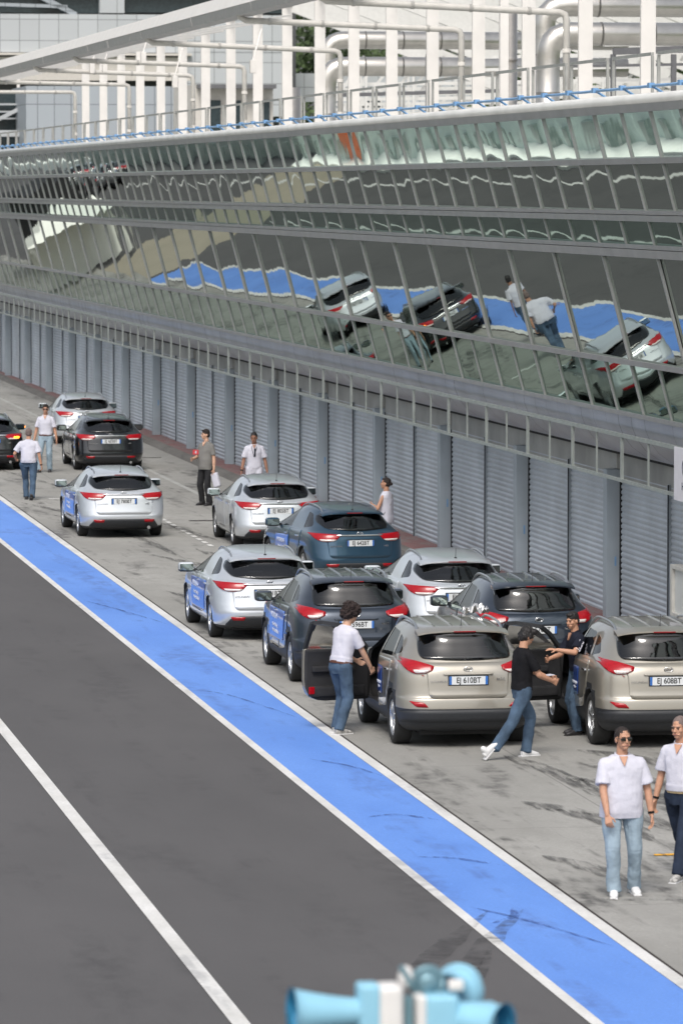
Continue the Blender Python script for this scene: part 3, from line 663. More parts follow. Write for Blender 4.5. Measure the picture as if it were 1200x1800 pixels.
blob(bm, c, (.045,.03,.045)); bar(bm, hp(706,1690,.03), hp(725,1725,.03), .02, .02); bar(bm, hp(716,1740), hp(716,1900), .03, .03); mobj('clamp', bm, M_hd, hl)
bm = bmesh.new(); a = hp(716,1905); tube(bm, [(0,0,0),(0,0,a.z-.1),(.06,0,a.z),(a.x,0,a.z)], .045, 12); bar(bm, hp(716,1900), (a.x,0,a.z), .05, .05); box(bm, -.15, .15, -.15, .15, 0, .02); mobj('pole', bm, M_rail, hl)
# ---------------------------------------------------------------- cars
def paint(name, col, metal=.0, rough=.3, flake=.08, coat=1.0):
    return mat(name, col, rough, metal, var=flake, scale=300, coat=coat)
P_silver = paint('silver paint', (.62,.65,.68), .55, .34)
P_black = paint('black paint', (.008,.009,.011), .2, .2)
P_blue = paint('steel blue paint', (.028,.075,.125), .6, .3)
P_navy = paint('dark navy grey paint', (.030,.042,.062), .6, .3)
P_beige = paint('champagne beige paint', (.37,.345,.295), .6, .34)
M_clad3 = mat('black grey bumper plastic', (.022,.024,.028), .55, var=.15, scale=30)
M_int = mat('dark cabin trim', (.02,.02,.022), .75, var=.2)
M_seat = mat('black seat fabric', (.03,.03,.032), .85, var=.2)
M_tyre = mat('tyre rubber', (.018,.018,.018), .85, var=.2, scale=30)
M_rim = mat('silver alloy', (.55,.56,.57), .28, metal=.9)
M_mirr = mat('mirror glass', (.25,.30,.29), .05, metal=1.0)
M_chrome = mat('chrome', (.75,.76,.77), .12, metal=1.0)
M_under = mat('black underside', (.008,.008,.008), .9)
M_plate = mat('white number plate', (.66,.68,.69), .4, var=.02); M_pblue = mat('blue plate band', (.03,.14,.45), .4); M_pink = mat('black plate characters', (.02,.02,.02), .5)
M_red = mat('red lamp lens', (.33,.004,.010), .25, var=.15, scale=40, coat=.3, spec=.3); M_redd = mat('dark red lamp lens', (.22,.006,.010), .12, coat=1)
M_clear = mat('clear lamp lens', (.62,.56,.54), .12, var=.2, scale=50, coat=1)
M_amber = mat('lit amber indicator', (.9,.25,.02), .3, emit=(1,.28,.02), es=4.0)
M_stick = mat('bright blue sticker', (.045,.16,.62), .35, coat=1); M_stickd = mat('dark blue sticker', (.015,.055,.24), .35, coat=1); M_stw = mat('white sticker print', (.65,.68,.75), .5)
def tint_glass(name, a, col):
    m = bpy.data.materials.new(name); m.use_nodes = True; n = m.node_tree; n.nodes.clear(); L = n.links.new
    o = n.nodes.new('ShaderNodeOutputMaterial'); mx = n.nodes.new('ShaderNodeMixShader'); t = n.nodes.new('ShaderNodeBsdfTransparent'); g = n.nodes.new('ShaderNodeBsdfGlossy')
    t.inputs['Color'].default_value = (*col, 1); g.inputs['Roughness'].default_value = .02
    fr_ = n.nodes.new('ShaderNodeFresnel'); fr_.inputs['IOR'].default_value = 1.55; ad = n.nodes.new('ShaderNodeMath'); ad.operation = 'ADD'; ad.inputs[1].default_value = .045; L(fr_.outputs[0], ad.inputs[0]); L(ad.outputs[0], mx.inputs['Fac']); L(t.outputs[0], mx.inputs[1]); L(g.outputs[0], mx.inputs[2]); L(mx.outputs[0], o.inputs['Surface']); return m
M_wing = tint_glass('dark tinted rear glass', 0, (.42,.46,.47)); M_sideg = tint_glass('lightly tinted side glass', 0, (.72,.76,.76))

def interp_rows(rows, sub=5):
    a = np.array(rows, float); out = []
    n = len(a)
    for i in range(n-1):
        p0, p1, p2, p3 = a[max(i-1,0)], a[i], a[i+1], a[min(i+2,n-1)]
        # Hermite in z-parameter with limited tangents
        for k in range(sub):
            u = k/sub; m1 = (p2-p0)/2; m2 = (p3-p1)/2
            d = p2-p1; m1 = np.where(m1*d <= 0, 0, np.sign(d)*np.minimum(abs(m1), 2.5*abs(d))); m2 = np.where(m2*d <= 0, 0, np.sign(d)*np.minimum(abs(m2), 2.5*abs(d)))
            out.append((2*u**3-3*u*u+1)*p1+(u**3-2*u*u+u)*m1+(-2*u**3+3*u*u)*p2+(u**3-u*u)*m2)
    out.append(a[-1]); return out
def car_solid(rows, spec, shrink=0.0, zmin=None, zmax=None, low=None):
    """rows: z, half width, rear y, front y, roofness. Returns a closed bmesh, rear bumper at y=0, nose at y=L."""
    bm = bmesh.new(); rings = []; N = 15
    for (z, w_, yr, yf, s) in interp_rows(rows):
        if zmin is not None and z < zmin: continue
        w_ -= shrink; yr += shrink*1.6; yf -= shrink*1.6
        zz0 = z - (shrink*1.2 if s > .5 else 0)
        pts = []
        nr, ar, nf, af = spec['n_r'], spec['a_r'], spec['n_f'], spec['a_f']; g_ = min(1, max(0, (z-spec['belt'])/.15)); ar += .55*g_; nr -= .5*g_
        for k in range(N+1):
            t = (k/N)*PI/2; x = w_*math.sin(t)**(2/nr); y = yr+ar*(1-math.cos(t)**(2/nr)); pts.append((x, y))
        ymid0 = pts[-1][1]; fr2 = []
        for k in range(N+1):
            t = (k/N)*PI/2; x = w_*math.cos(t)**(2/nf); y = yf-af*(1-math.sin(t)**(2/nf)); fr2.append((x, y))
        mid = [(w_, ymid0+(fr2[0][1]-ymid0)*k/8) for k in range(1, 8)]
        half = pts+mid+fr2
        ring = []
        def zof(y):
            d = 0
            if s > 0:
                a = max(0, (spec['apex']-y)/(spec['apex']-yr)); b = max(0, (y-spec['apex'])/(yf-spec['apex']))
                d = spec['drop_r']*a*a+spec['drop_f']*b*b
            return zz0-d*s
        def bulge(x, y, z):
            # wheel arch lips and shoulder
            if shrink: return x
            for wy in (spec['rw'], spec['fw']):
                d = math.hypot(y-wy, z-spec['tr']); e = max(0, 1-abs(d-spec['tr']-.05)/.16)
                if z < spec['tr']*2.1: x += .016*e*e*(3-2*e)*(1 if abs(x) > w_*.9 else 0)
            return x
        for x, y in half[:-1] + [half[-1]]:
            z_ = zof(y); ring.append((bulge(x, y, z_), y, z_))
        full = ring + [(-x, y, z_) for x, y, z_ in ring[-2:0:-1]]
        rings.append([bm.verts.new(p) for p in full])
    n = len(rings[0]); H_ = (n)//2
    for a, b in zip(rings, rings[1:]):
        for k in range(n): bm.faces.new((a[k], a[(k+1)%n], b[(k+1)%n], b[k]))
    for rg, fl in ((rings[0], 1), (rings[-1], 0)):
        for k in range(0, H_):
            q = [rg[k], rg[k+1], rg[(n-k-1)%n], rg[(n-k)%n]]
            q = list(dict.fromkeys(q))
            if len(q) >= 3: bm.faces.new(q if fl else q[::-1])
    bmesh.ops.remove_doubles(bm, verts=bm.verts, dist=1e-5); recalc(bm)
    return bm
def roundpoly(pts, r=.05, n=5):
    out = []; m = len(pts)
    for i in range(m):
        p = Vector(pts[i][:2]); rr = pts[i][2] if len(pts[i]) > 2 else r; a = Vector(pts[i-1][:2]); b = Vector(pts[(i+1)%m][:2])
        la, lb = (a-p).length, (b-p).length; ra = min(rr, la*.48, lb*.48)
        A = p+(a-p).normalized()*ra; B = p+(b-p).normalized()*ra
        for k in range(n+1):
            t = k/n; out.append(A*(1-t)**2+p*2*t*(1-t)+B*t*t)
    return out
def prism_poly(bm, poly, axis, a, b, mi=0):
    def P(u, v, t): return (t, u, v) if axis == 'x' else (u, t, v)
    A = [bm.verts.new(P(p.x, p.y, a)) for p in poly]; B = [bm.verts.new(P(p.x, p.y, b)) for p in poly]; n = len(A); fs = []
    for k in range(n): fs.append(bm.faces.new((A[k], A[(k+1)%n], B[(k+1)%n], B[k])))
    fs.append(bm.faces.new(A)); fs.append(bm.faces.new(B[::-1]))
    for f in fs: f.material_index = mi
def decal(bvh, poly, axis, off=.004, step=.06, skirt=.012, sgn=1, mi=0, out=None, depth0=None):
    """project a 2D polygon onto the body. axis 'rear': poly=(x,z); 'left'/'right': poly=(y,z) ; 'top': poly=(x,y)"""
    t = bmesh.new()
    if axis == 'rear': mk = lambda p: Vector((p.x, 0, p.y)); o = Vector((0,-3,0)); d = Vector((0,1,0))
    elif axis == 'left': mk = lambda p: Vector((0, p.x, p.y)); o = Vector((-3,0,0)); d = Vector((1,0,0))
    elif axis == 'right': mk = lambda p: Vector((0, p.x, p.y)); o = Vector((3,0,0)); d = Vector((-1,0,0))
    elif axis == 'front': mk = lambda p: Vector((p.x, 0, p.y)); o = Vector((0,8,0)); d = Vector((0,-1,0))
    else: mk = lambda p: Vector((p.x, p.y, 0)); o = Vector((0,0,3)); d = Vector((0,0,-1))
    f = t.faces.new([t.verts.new(mk(p)) for p in poly])
    axes = [i for i in range(3) if abs(d[i]) < .5]
    for ax in axes:
        lo = min(v.co[ax] for v in t.verts); hi = max(v.co[ax] for v in t.verts); n = int((hi-lo)/step)+1
        for k in range(1, n):
            pc = Vector((0,0,0)); pc[ax] = lo+(hi-lo)*k/n; no = Vector((0,0,0)); no[ax] = 1
            bmesh.ops.bisect_plane(t, geom=t.verts[:]+t.edges[:]+t.faces[:], plane_co=pc, plane_no=no, dist=1e-5)
    last = None
    for v in t.verts:
        h = bvh.ray_cast(o+v.co, d)
        if h[0] is None:
            h2 = bvh.find_nearest(v.co + o*.3 + d*.0) ; base = h2[0]; nn = h2[1]
        else: base, nn = h[0], h[1]
        if nn.dot(d) > 0: nn = -nn
        v.co = base + nn*off*.5 - d*off*.5
    if skirt:
        be = [e for e in t.edges if e.is_boundary]; r = bmesh.ops.extrude_edge_only(t, edges=be)
        for v in r['geom']:
            if isinstance(v, bmesh.types.BMVert): v.co += d*skirt
    recalc(t)
    for f in t.faces: f.material_index = mi; f.smooth = True
    # orient outward
    c = sum((f.normal.dot(d)*f.calc_area() for f in t.faces), 0)
    if c > 0: bmesh.ops.reverse_faces(t, faces=t.faces[:])
    if out is None: return t
    me = bpy.data.meshes.new('t'); t.to_mesh(me); t.free(); out.from_mesh(me); bpy.data.meshes.remove(me)
def mirr(poly): return [Vector((-p.x, p.y)) for p in poly][::-1]
V2 = lambda *a: [Vector(p) for p in a]

WAGON = dict(L=4.77, rows=[(.19,.78,.26,4.50,0),(.24,.85,.12,4.64,0),(.34,.885,.035,4.74,0),(.46,.90,.0,4.77,0),(.56,.908,.02,4.76,0),(.66,.910,.045,4.72,0),(.80,.908,.075,4.6,0),(.90,.898,.10,4.35,0),
   (.975,.875,.15,3.95,0),(1.01,.850,.21,3.62,0),(1.12,.79,.33,3.22,0),(1.24,.715,.46,2.92,.3),(1.34,.645,.545,2.62,.8),(1.385,.605,.53,2.50,1),(1.415,.555,.52,2.42,1),(1.436,.49,.56,2.36,1),(1.452,.36,.62,2.3,1),(1.458,.2,.68,2.25,1)],
   n_r=3.6, a_r=.72, n_f=3.0, a_f=1.0, rw=.97, fw=3.74, tr=.325, apex=2.1, drop_r=.075, drop_f=.03, tw=.215, track=.79, belt=.98)
SUV = dict(L=4.41, rows=[(.22,.78,.24,4.18,0),(.28,.85,.10,4.3,0),(.38,.89,.03,4.38,0),(.53,.905,.0,4.41,0),(.545,.907,.0,4.41,0),(.66,.91,.015,4.40,0),(.70,.91,.045,4.38,0),(.80,.91,.06,4.33,0),(.95,.905,.075,4.2,0),
   (1.05,.895,.10,3.75,0),(1.11,.878,.14,3.36,0),(1.16,.855,.18,3.2,0),(1.28,.79,.26,2.96,.1),(1.40,.72,.33,2.72,.4),(1.50,.66,.385,2.52,.9),(1.545,.62,.37,2.42,1),(1.58,.575,.36,2.36,1),(1.60,.52,.40,2.3,1),(1.618,.38,.46,2.25,1),(1.625,.2,.52,2.2,1)],
   n_r=4.0, a_r=.66, n_f=3.2, a_f=.95, rw=.83, fw=3.47, tr=.352, apex=1.9, drop_r=.04, drop_f=.03, tw=.235, track=.79, belt=1.12)

def wheel_meshes(sp, spokes=10):
    tr, tw = sp['tr'], sp['tw']; h = tw/2; rr = tr*.69
    bm = bmesh.new(); lathe(bm, [(-h*.9,rr),(-h,rr+.02),(-h*1.0,tr*.9),(-h*.86,tr*.975),(-h*.6,tr),(h*.6,tr),(h*.86,tr*.975),(h,tr*.9),(h,rr+.02),(h*.9,rr),(h*.5,rr-.012),(-h*.5,rr-.012)], 36, 'x', closed=True); recalc(bm)
    ty = bpy.data.meshes.new('tyre'); bm.to_mesh(ty); bm.free(); ty.materials.append(M_tyre)
    bm = bmesh.new()      # outer face towards -x
    lathe(bm, [(-h*.88,rr*1.0),(-h*.80,rr*1.0),(-h*.2,rr*.93),(h*.8,rr*.97)], 36, 'x')
    lathe(bm, [(-h*.88,rr*1.0),(-h*.90,rr*.965),(-h*.78,rr*.93),(-h*.2,rr*.92)], 36, 'x')
    for k in range(spokes):
        a = 2*PI*k/spokes
        for da in ((-.07, .07) if spokes <= 7 else (0,)):
            M = Matrix.Rotation(a, 4, 'X') @ Matrix.Rotation(da, 4, 'X')
            bevelbox(bm, -h*.80, -h*.5, -.014, .014, .03, rr*.95, .005, M)
    lathe(bm, [(-h*.86,.0),(-h*.86,.045),(-h*.7,.06),(-h*.3,.06)], 16, 'x')
    lathe(bm, [(-h*.05,.0),(-h*.05,rr*.9)], 24, 'x', mi=1)
    recalc(bm); rm = bpy.data.meshes.new('rim'); bm.to_mesh(rm); bm.free(); rm.materials.append(M_rim); rm.materials.append(M_under)
    return ty, rm

def build_car(kind, P, plate, plate_clip=None, open_door=False, sticker='side', signal=False, name='parked_car', sticks=None):
    sp = dict(WAGON if kind == 'wagon' else SUV); rows = sp['rows']; wag = kind == 'wagon'
    key = kind+('_open' if open_door else '')
    root = empty(name)
    off = Vector((0, -sp['rw'], 0))
    solid = car_solid(rows, sp); bvh = BVHTree.FromBMesh(solid)
    # polygons (y measured from the rear bumper)
    if wag:
        belt = lambda y: 1.0-.02*(y-1.0)
        fd_w = roundpoly([(2.02,1.0,.02),(2.98,.975,.03),(2.46,1.29,.08),(2.05,1.335,.03)]); rd_w = roundpoly([(1.18,1.02,.03),(1.96,1.0,.02),(1.99,1.335,.02),(1.45,1.325,.06)]); q_w = roundpoly([(.72,1.075,.05),(1.12,1.03,.03),(1.38,1.315,.04),(1.12,1.285,.08)])
        rearw = roundpoly([(-.60,1.055,.14),(0,1.0,.3),(.60,1.055,.14),(.675,1.17,.05),(.60,1.285,.05),(0,1.305,.3),(-.60,1.285,.05),(-.675,1.17,.05)], n=5)
        wind = roundpoly([(-.66,1.06),(.66,1.06),(.52,1.33),(-.52,1.33)]); fd = [(2.00,.34,.05),(3.12,.34,.05),(3.14,.60,.05),(3.02,.93,.05),(2.00,.965,.02)]; rd = [(1.42,.42,.1),(1.98,.34,.03),(1.98,.965,.02),(1.12,.985,.05),(1.20,.75,.05)]
        tailg = [(-.72,1.03),(-.66,.93),(-.62,.76),(-.60,.56),(-.55,.515),(.55,.515),(.60,.56),(.62,.76),(.66,.93),(.72,1.03),(.60,1.322),(0,1.335),(-.60,1.322)]
    else:
        fd_w = roundpoly([(1.98,1.125,.02),(2.86,1.10,.03),(2.42,1.42,.08),(2.02,1.475,.03)]); rd_w = roundpoly([(1.12,1.16,.03),(1.92,1.128,.02),(1.95,1.475,.02),(1.42,1.46,.06)]); q_w = roundpoly([(.74,1.235,.05),(1.05,1.18,.03),(1.30,1.44,.04),(1.06,1.405,.08)])
        rearw = roundpoly([(-.61,1.20,.09),(0,1.165,.3),(.61,1.20,.09),(.60,1.36,.05),(.55,1.505,.04),(0,1.53,.3),(-.55,1.505,.04),(-.60,1.36,.05)])
        wind = roundpoly([(-.64,1.16),(.64,1.16),(.52,1.46),(-.52,1.46)]); fd = [(1.94,.40,.05),(2.92,.40,.05),(2.95,.68,.05),(2.88,1.05,.05),(1.94,1.09,.02)]; rd = [(1.30,.47,.1),(1.92,.40,.03),(1.92,1.09,.02),(1.0,1.12,.05),(1.06,.85,.05)]
        tailg = [(-.66,1.19),(-.60,1.15),(-.55,.97),(-.53,.72),(-.49,.675),(.49,.675),(.53,.72),(.55,.97),(.60,1.15),(.66,1.19),(.58,1.54),(0,1.55),(-.58,1.54)]
    if key not in CARCACHE:
        # body shell: cut wheel wells, cabin and window openings
        if not wag:
            for f in solid.faces:
                c = f.calc_center_median()
                if c.z < .538 or any(math.hypot(c.y-wy, c.z-sp['tr']) < sp['tr']+.115 for wy in (sp['rw'], sp['fw'])) and c.z < .86: f.material_index = 2
        else:
            for f in solid.faces:
                if f.calc_center_median().z < .26: f.material_index = 2
        me = bpy.data.meshes.new('shell'); solid.to_mesh(me)
        for m_ in (P, M_int, M_clad3): me.materials.append(m_)
        so_ = bpy.data.objects.new('shell', me); COL.objects.link(so_)
        cut = []
        def cutter(bm):
            recalc(bm)
            for f in bm.faces: f.material_index = 1
            m2 = bpy.data.meshes.new('cut'); bm.to_mesh(m2); bm.free()
            for m_ in (P, M_int, M_clad3): m2.materials.append(m_)
            o = bpy.data.objects.new('cut', m2); COL.objects.link(o); cut.append(o)
        bm = car_solid(rows, sp, shrink=.05, zmin=.40); 
        for v in bm.verts: v.co.y = min(max(v.co.y, .16), 3.3)
        bmesh.ops.remove_doubles(bm, verts=bm.verts, dist=1e-5); bmesh.ops.dissolve_degenerate(bm, dist=1e-5, edges=bm.edges[:]); cutter(bm)
        for wy in (sp['rw'], sp['fw']):
            for s in (-1, 1):
                bm = bmesh.new(); lathe(bm, [(s*.58,0.001),(s*.58,sp['tr']+.055),(s*1.2,sp['tr']+.055),(s*1.2,0.001)], 32, 'x'); bm.transform(Matrix.Translation((0, wy, sp['tr']-.005))); bmesh.ops.remove_doubles(bm, verts=bm.verts, dist=.002); cutter(bm)
        for poly in (fd_w, rd_w, q_w):
            bm = bmesh.new(); prism_poly(bm, poly, 'x', -1.3, 1.3); cutter(bm)
        bm = bmesh.new(); prism_poly(bm, rearw, 'y', -1, 1.1); cutter(bm)
        bm = bmesh.new(); prism_poly(bm, wind, 'y', 2.1, 5); cutter(bm)
        if open_door:
            dpoly = roundpoly([(1.96,.44,.05),(2.90,.44,.05),(2.93,.68,.05),(2.86,1.10,.05),(2.42,1.44,.08),(2.0,1.49,.03)])
            bm = bmesh.new(); prism_poly(bm, dpoly, 'x', -1.3, -.55); cutter(bm)
        for o in cut:      # cut one by one; nudge a cutter whose faces coincide with the shell's
            for tries in range(6):
                md = so_.modifiers.new('b', 'BOOLEAN'); md.operation = 'DIFFERENCE'; md.solver = 'EXACT'; md.object = o
                shell = eval_mesh(so_); so_.modifiers.remove(md)
                if max(abs(v.co.x) for v in shell.vertices) < 1.0 and len(shell.polygons) > 3000: break
                o.location = (random.uniform(-.004,.004), random.uniform(-.006,.006), random.uniform(-.006,.006)); bpy.data.meshes.remove(shell); shell = None
            if shell is not None: so_.data = shell
        shell = so_.data.copy()
        for o in cut: bpy.data.objects.remove(o)
        bpy.data.objects.remove(so_)
        shell.transform(Matrix.Translation(off))
        for p in shell.polygons: p.use_smooth = True
        try: shell.set_sharp_from_angle(angle=R(34))
        except Exception: pass
        CARCACHE[key] = shell
    if kind not in WHEELS: WHEELS[kind] = wheel_meshes(sp, 10 if wag else 5)
    me = CARCACHE[key].copy(); me.materials[0] = P
    body = bpy.data.objects.new('body', me); link(body, root)
    def dec(name, items, mats, parent=root, **kw):
        bm = bmesh.new()
        for it in items:
            poly, ax = it[0], it[1]; k2 = dict(kw); 
            if len(it) > 2: k2.update(it[2])
            decal(bvh, poly, ax, out=bm, **k2)
        bm.transform(Matrix.Translation(off))
        return mobj(name, bm, mats, parent)
    # glass
    gl = dec('rear_window', [(roundpoly([(p.x*1.025, 1.15+(p.y-1.15)*1.05 if wag else 1.32+(p.y-1.32)*1.05) for p in rearw], 0.001, 1), 'rear')], M_wing, off=.008, skirt=.004)
    dec('windscreen', [(wind, 'front')], M_sideg, off=-.004, skirt=0)
    for sd in ('left', 'right'):
        if not (open_door and sd == 'left'): dec('side_window', [(fd_w, sd)], M_sideg, off=-.006, skirt=0)
        dec('side_window', [(rd_w, sd)], M_sideg if wag else M_sideg, off=-.006, skirt=0); dec('side_window', [(q_w, sd)], M_wing, off=-.006, skirt=0)
    # doors, tailgate as raised panels giving the shut lines
    for sd in ('left', 'right'):
        d2 = dec('rear_door', [(roundpoly(rd), sd)], [P], off=.007, skirt=.009)
        hx = -1 if sd == 'left' else 1
        hy = (1.32 if wag else 1.16); hz = (.87 if wag else .98)
        bm = bmesh.new(); bevelbox(bm, hx*.925-.015, hx*.925+.015, hy-.10, hy+.10, hz-.014, hz+.014, .008); bm.transform(Matrix.Translation(off)); mobj('handle', bm, M_chrome, d2)
        if not (open_door and sd == 'left'):
            d1 = dec('front_door', [(roundpoly(fd), sd)], [P], off=.007, skirt=.009)
            bm = bmesh.new(); hy2 = 2.18; bevelbox(bm, hx*.925-.015, hx*.925+.015, hy2-.10, hy2+.10, hz-.014, hz+.014, .008); bm.transform(Matrix.Translation(off)); mobj('handle', bm, M_chrome, d1)
        # mirror
        my = 2.86 if wag else 2.78; mz = 1.03 if wag else 1.14
        if not (open_door and sd == 'left'):
            bm = bmesh.new(); M = Matrix.Translation((hx*1.03, my, mz)) @ Matrix.Diagonal((.135,.075,.082,1)); t = bmesh.new(); bmesh.ops.create_cube(t, size=2); bmesh.ops.bevel(t, geom=t.edges[:]+t.verts[:], offset=.55, segments=3, profile=.6, affect='EDGES'); t.transform(M)
            m2 = bpy.data.meshes.new('t'); t.to_mesh(m2); t.free(); bm.from_mesh(m2)
            bar(bm, (hx*.84, my+.02, mz-.06), (hx*.95, my, mz-.03), .07, .05); 
            for f in bm.faces: f.material_index = 0 if f.calc_center_median().z > mz-.035 else 2
            box(bm, hx*1.03-.115, hx*1.03+.115, my-.079, my-.072, mz-.055, mz+.055, mi=1)
            bm.transform(Matrix.Translation(off)); mi_ = mobj('wing_mirror', bm, [P, M_mirr, M_clad3], root, smooth=False)
            if signal and sd == 'right':
                bm = bmesh.new(); bevelbox(bm, hx*1.12, hx*1.18, my-.03, my+.03, mz-.02, mz+.02, .01); bm.transform(Matrix.Translation(off)); mobj('indicator', bm, M_amber, mi_)
    hole = rearw
    tg = bmesh.new()    # tailgate: lower panel + spoiler lip
    zl = min(p.y for p in rearw)-.02
    low = [p for p in tailg if p[1] <= zl+.035]
    lowp = roundpoly([(a, b, .04) for a, b in tailg if b < (1.04 if wag else 1.2)], .04)
    cut_top = [Vector((p.x, min(p.y, (.985 if wag else 1.145)))) for p in lowp]
    cc = []
    for p in cut_top:
        if not cc or (p-cc[-1]).length > 1e-4: cc.append(p)
    decal(bvh, cc, 'rear', out=tg, off=.009, skirt=.011); tg.transform(Matrix.Translation(off)); tailo = mobj('tailgate', tg, [P], root)
    # spoiler
    bm = bmesh.new(); zs = 1.345 if wag else 1.556; ysr = .50 if wag else .335; ws = .60 if wag else .62
    sec = [(0.0,-.018),(.0,.0),(.05,.022),(.22,.045 if wag else .05),(.22,-.01)]
    n_ = 14; prev = None
    for k in range(n_+1):
        u = -1+2*k/n_; x = ws*u; yb_ = ysr+.10*u**4+.03*u*u; dz = -.03*u*u-.03*u**6
        rg_ = [bm.verts.new((x, yb_+a, zs+b+dz)) for a, b in sec]
        if prev:
            for q in range(5): bm.faces.new((prev[q], prev[(q+1)%5], rg_[(q+1)%5], rg_[q]))
        else: bm.faces.new(rg_)
        prev = rg_
    bm.faces.new(prev[::-1]); recalc(bm); bm.transform(Matrix.Translation(off)); spo = mobj('spoiler', bm, [P], root, smooth=True)
    try: spo.data.set_sharp_from_angle(angle=R(40))
    except Exception: pass
    bm = bmesh.new(); bevelbox(bm, -.15, .15, ysr-.012, ysr+.004, zs-.022, zs-.004, .004); bm.transform(Matrix.Translation(off)); mobj('brake_light', bm, M_redd, spo)
    # lights
    if wag:
        lamp = roundpoly([(-.885,.975,.03),(-.60,.962,.02),(-.33,.945,.02),(-.40,.905,.03),(-.46,.845,.04),(-.58,.815,.04),(-.72,.82,.05),(-.83,.87,.05)])
        lens = roundpoly([(-.76,.865,.02),(-.45,.86,.02),(-.50,.828,.02),(-.72,.826,.03)]); refl = roundpoly([(-.66,.405,.015),(-.42,.405,.015),(-.44,.345,.015),(-.62,.345,.015)])
    else:
        lamp = roundpoly([(-.885,1.195,.03),(-.66,1.16,.03),(-.45,1.10,.02),(-.47,1.05,.03),(-.58,1.005,.04),(-.72,1.0,.05),(-.82,1.06,.06)])
        lens = roundpoly([(-.73,1.055,.02),(-.49,1.05,.02),(-.58,1.012,.02),(-.70,1.01,.03)]); refl = roundpoly([(-.79,.645,.02),(-.60,.625,.03),(-.54,.56,.02),(-.70,.565,.03)])
    for s in (0, 1):
        f = (lambda q: q) if s == 0 else mirr
        lo = dec('tail_light', [(f(lamp), 'rear')], [M_red], off=.022, skirt=.03, step=.05)
        dec('clear_lens', [(f(lens), 'rear')], [M_clear], off=.029, skirt=.01, parent=lo, step=.05)
        if signal and s == 1:
            dec('indicator', [(f(roundpoly([(-.78,.90,.02),(-.62,.90,.02),(-.62,.85,.02),(-.76,.85,.02)])), 'rear')], [M_amber], off=.032, skirt=.01, parent=lo)
        dec('reflector', [(f(refl), 'rear')], [M_red], off=.012, skirt=.015)
    if wag:
        dec('chrome_strip', [(roundpoly([(-.47,.945,.008),(.47,.945,.008),(.40,.918,.008),(-.40,.918,.008)], n=2), 'rear')], [M_chrome], off=.026, skirt=.02)
        dec('rear_diffuser', [(roundpoly([(-.74,.27,.04),(-.64,.40,.05),(-.5,.418,.03),(.5,.418,.03),(.64,.40,.05),(.74,.27,.04),(.70,.235,.02),(-.70,.235,.02)]), 'rear')], [M_clad3], off=.008, skirt=.01)
        bm = bmesh.new(); tube(bm, [(.52,-.0,.235),(.52,.2,.235)], .035, 12); bm.transform(Matrix.Translation(off)); mobj('exhaust', bm, M_chrome, root)
    else:
        bm = bmesh.new(); bar(bm, (.0,.245,1.205), (.40,.245,1.21), .03, .025); blob(bm, Vector((.04,.235,1.20)), (.05,.03,.03)); bm.transform(Matrix.Translation(off)); mobj('wiper', bm, M_clad3, gl)
        dec('arch_lip', [(roundpoly([(-.90,.50),(-.70,.525),(.70,.525),(.90,.50),(.88,.36),(-.88,.36)], .03), 'rear')], [M_clad3], off=.012, skirt=.012)
    # number plate with recess frame
    pz = .79 if wag else .915; h = bvh.ray_cast(Vector((0,-3,pz)), Vector((0,1,0))); py_ = h[0].y-.016
    bm = bmesh.new(); bevelbox(bm, -.275, .275, py_-.004, py_+.012, pz-.07, pz+.07, .004); bm.transform(Matrix.Translation(off)); pf = mobj('plate_frame', bm, M_clad3, root)
    bm = bmesh.new(); box(bm, -.26, .26, py_-.008, py_-.0045, pz-.055, pz+.055); box(bm, -.26, -.228, py_-.010, py_-.0085, pz-.055, pz+.055, mi=1); box(bm, .228, .26, py_-.010, py_-.0085, pz-.055, pz+.055, mi=1)
    add_text(bm, plate, .105, Matrix.Translation((0, py_-.0105, pz)) @ Matrix.Rotation(PI/2, 4, 'X') @ Matrix.Diagonal((.86,1,1,1)), 1.0, 2)
    bm.transform(Matrix.Translation(off)); mobj('number_plate', bm, [M_plate, M_pblue, M_pink], pf)
    # recess shading edge, emblem, badges
    ez = (.965 if wag else 1.065); h = bvh.ray_cast(Vector((0,-3,ez)), Vector((0,1,0))); ey = h[0].y-.03
    bm = bmesh.new(); t = bmesh.new(); lathe(t, [(0,.040),(.012,.040),(.012,.033),(0,.033)], 24, 'y', closed=True); t.transform(Matrix.Diagonal((1.6,1,.85,1))); 
    m2 = bpy.data.meshes.new('t'); t.to_mesh(m2); t.free(); bm.from_mesh(m2)
    bar(bm, (-.042,.006,-.026), (-.018,.006,.026), .012, .008, up=(0,1,0)); bar(bm, (.018,.006,-.026), (.042,.006,.026), .012, .008, up=(0,1,0)); bar(bm, (-.03,.006,-.004), (.03,.006,.004), .010, .008, up=(0,1,0))
    bm.transform(Matrix.Translation(Vector((0,ey,ez))+off)); mobj('emblem', bm, M_chrome, tailo)
    bz = .735 if wag else .90; bxx = -.47 if wag else -.40
    for s_, x_, tx in ((.032 if wag else .03, bxx, 'HYUNDAI'), (.04, (.50 if wag else .44), 'i40' if wag else 'ix35')):
        if s_ == .04 and not wag: bz = .93
        h = bvh.ray_cast(Vector((x_,-3,bz)), Vector((0,1,0))); bm = bmesh.new()
        add_text(bm, tx, s_*1.25, Matrix.Translation(Vector((x_, h[0].y-.022, bz))) @ Matrix.Rotation(PI/2, 4, 'X'), 1.35); bm.transform(Matrix.Translation(off)); mobj('badge', bm, M_chrome, tailo)
    if not wag:
        dec('plate_shelf', [(roundpoly([(-.34,1.005,.02),(.34,1.005,.02),(.33,.985,.01),(-.33,.985,.01)]), 'rear')], [P], off=.03, skirt=.03)
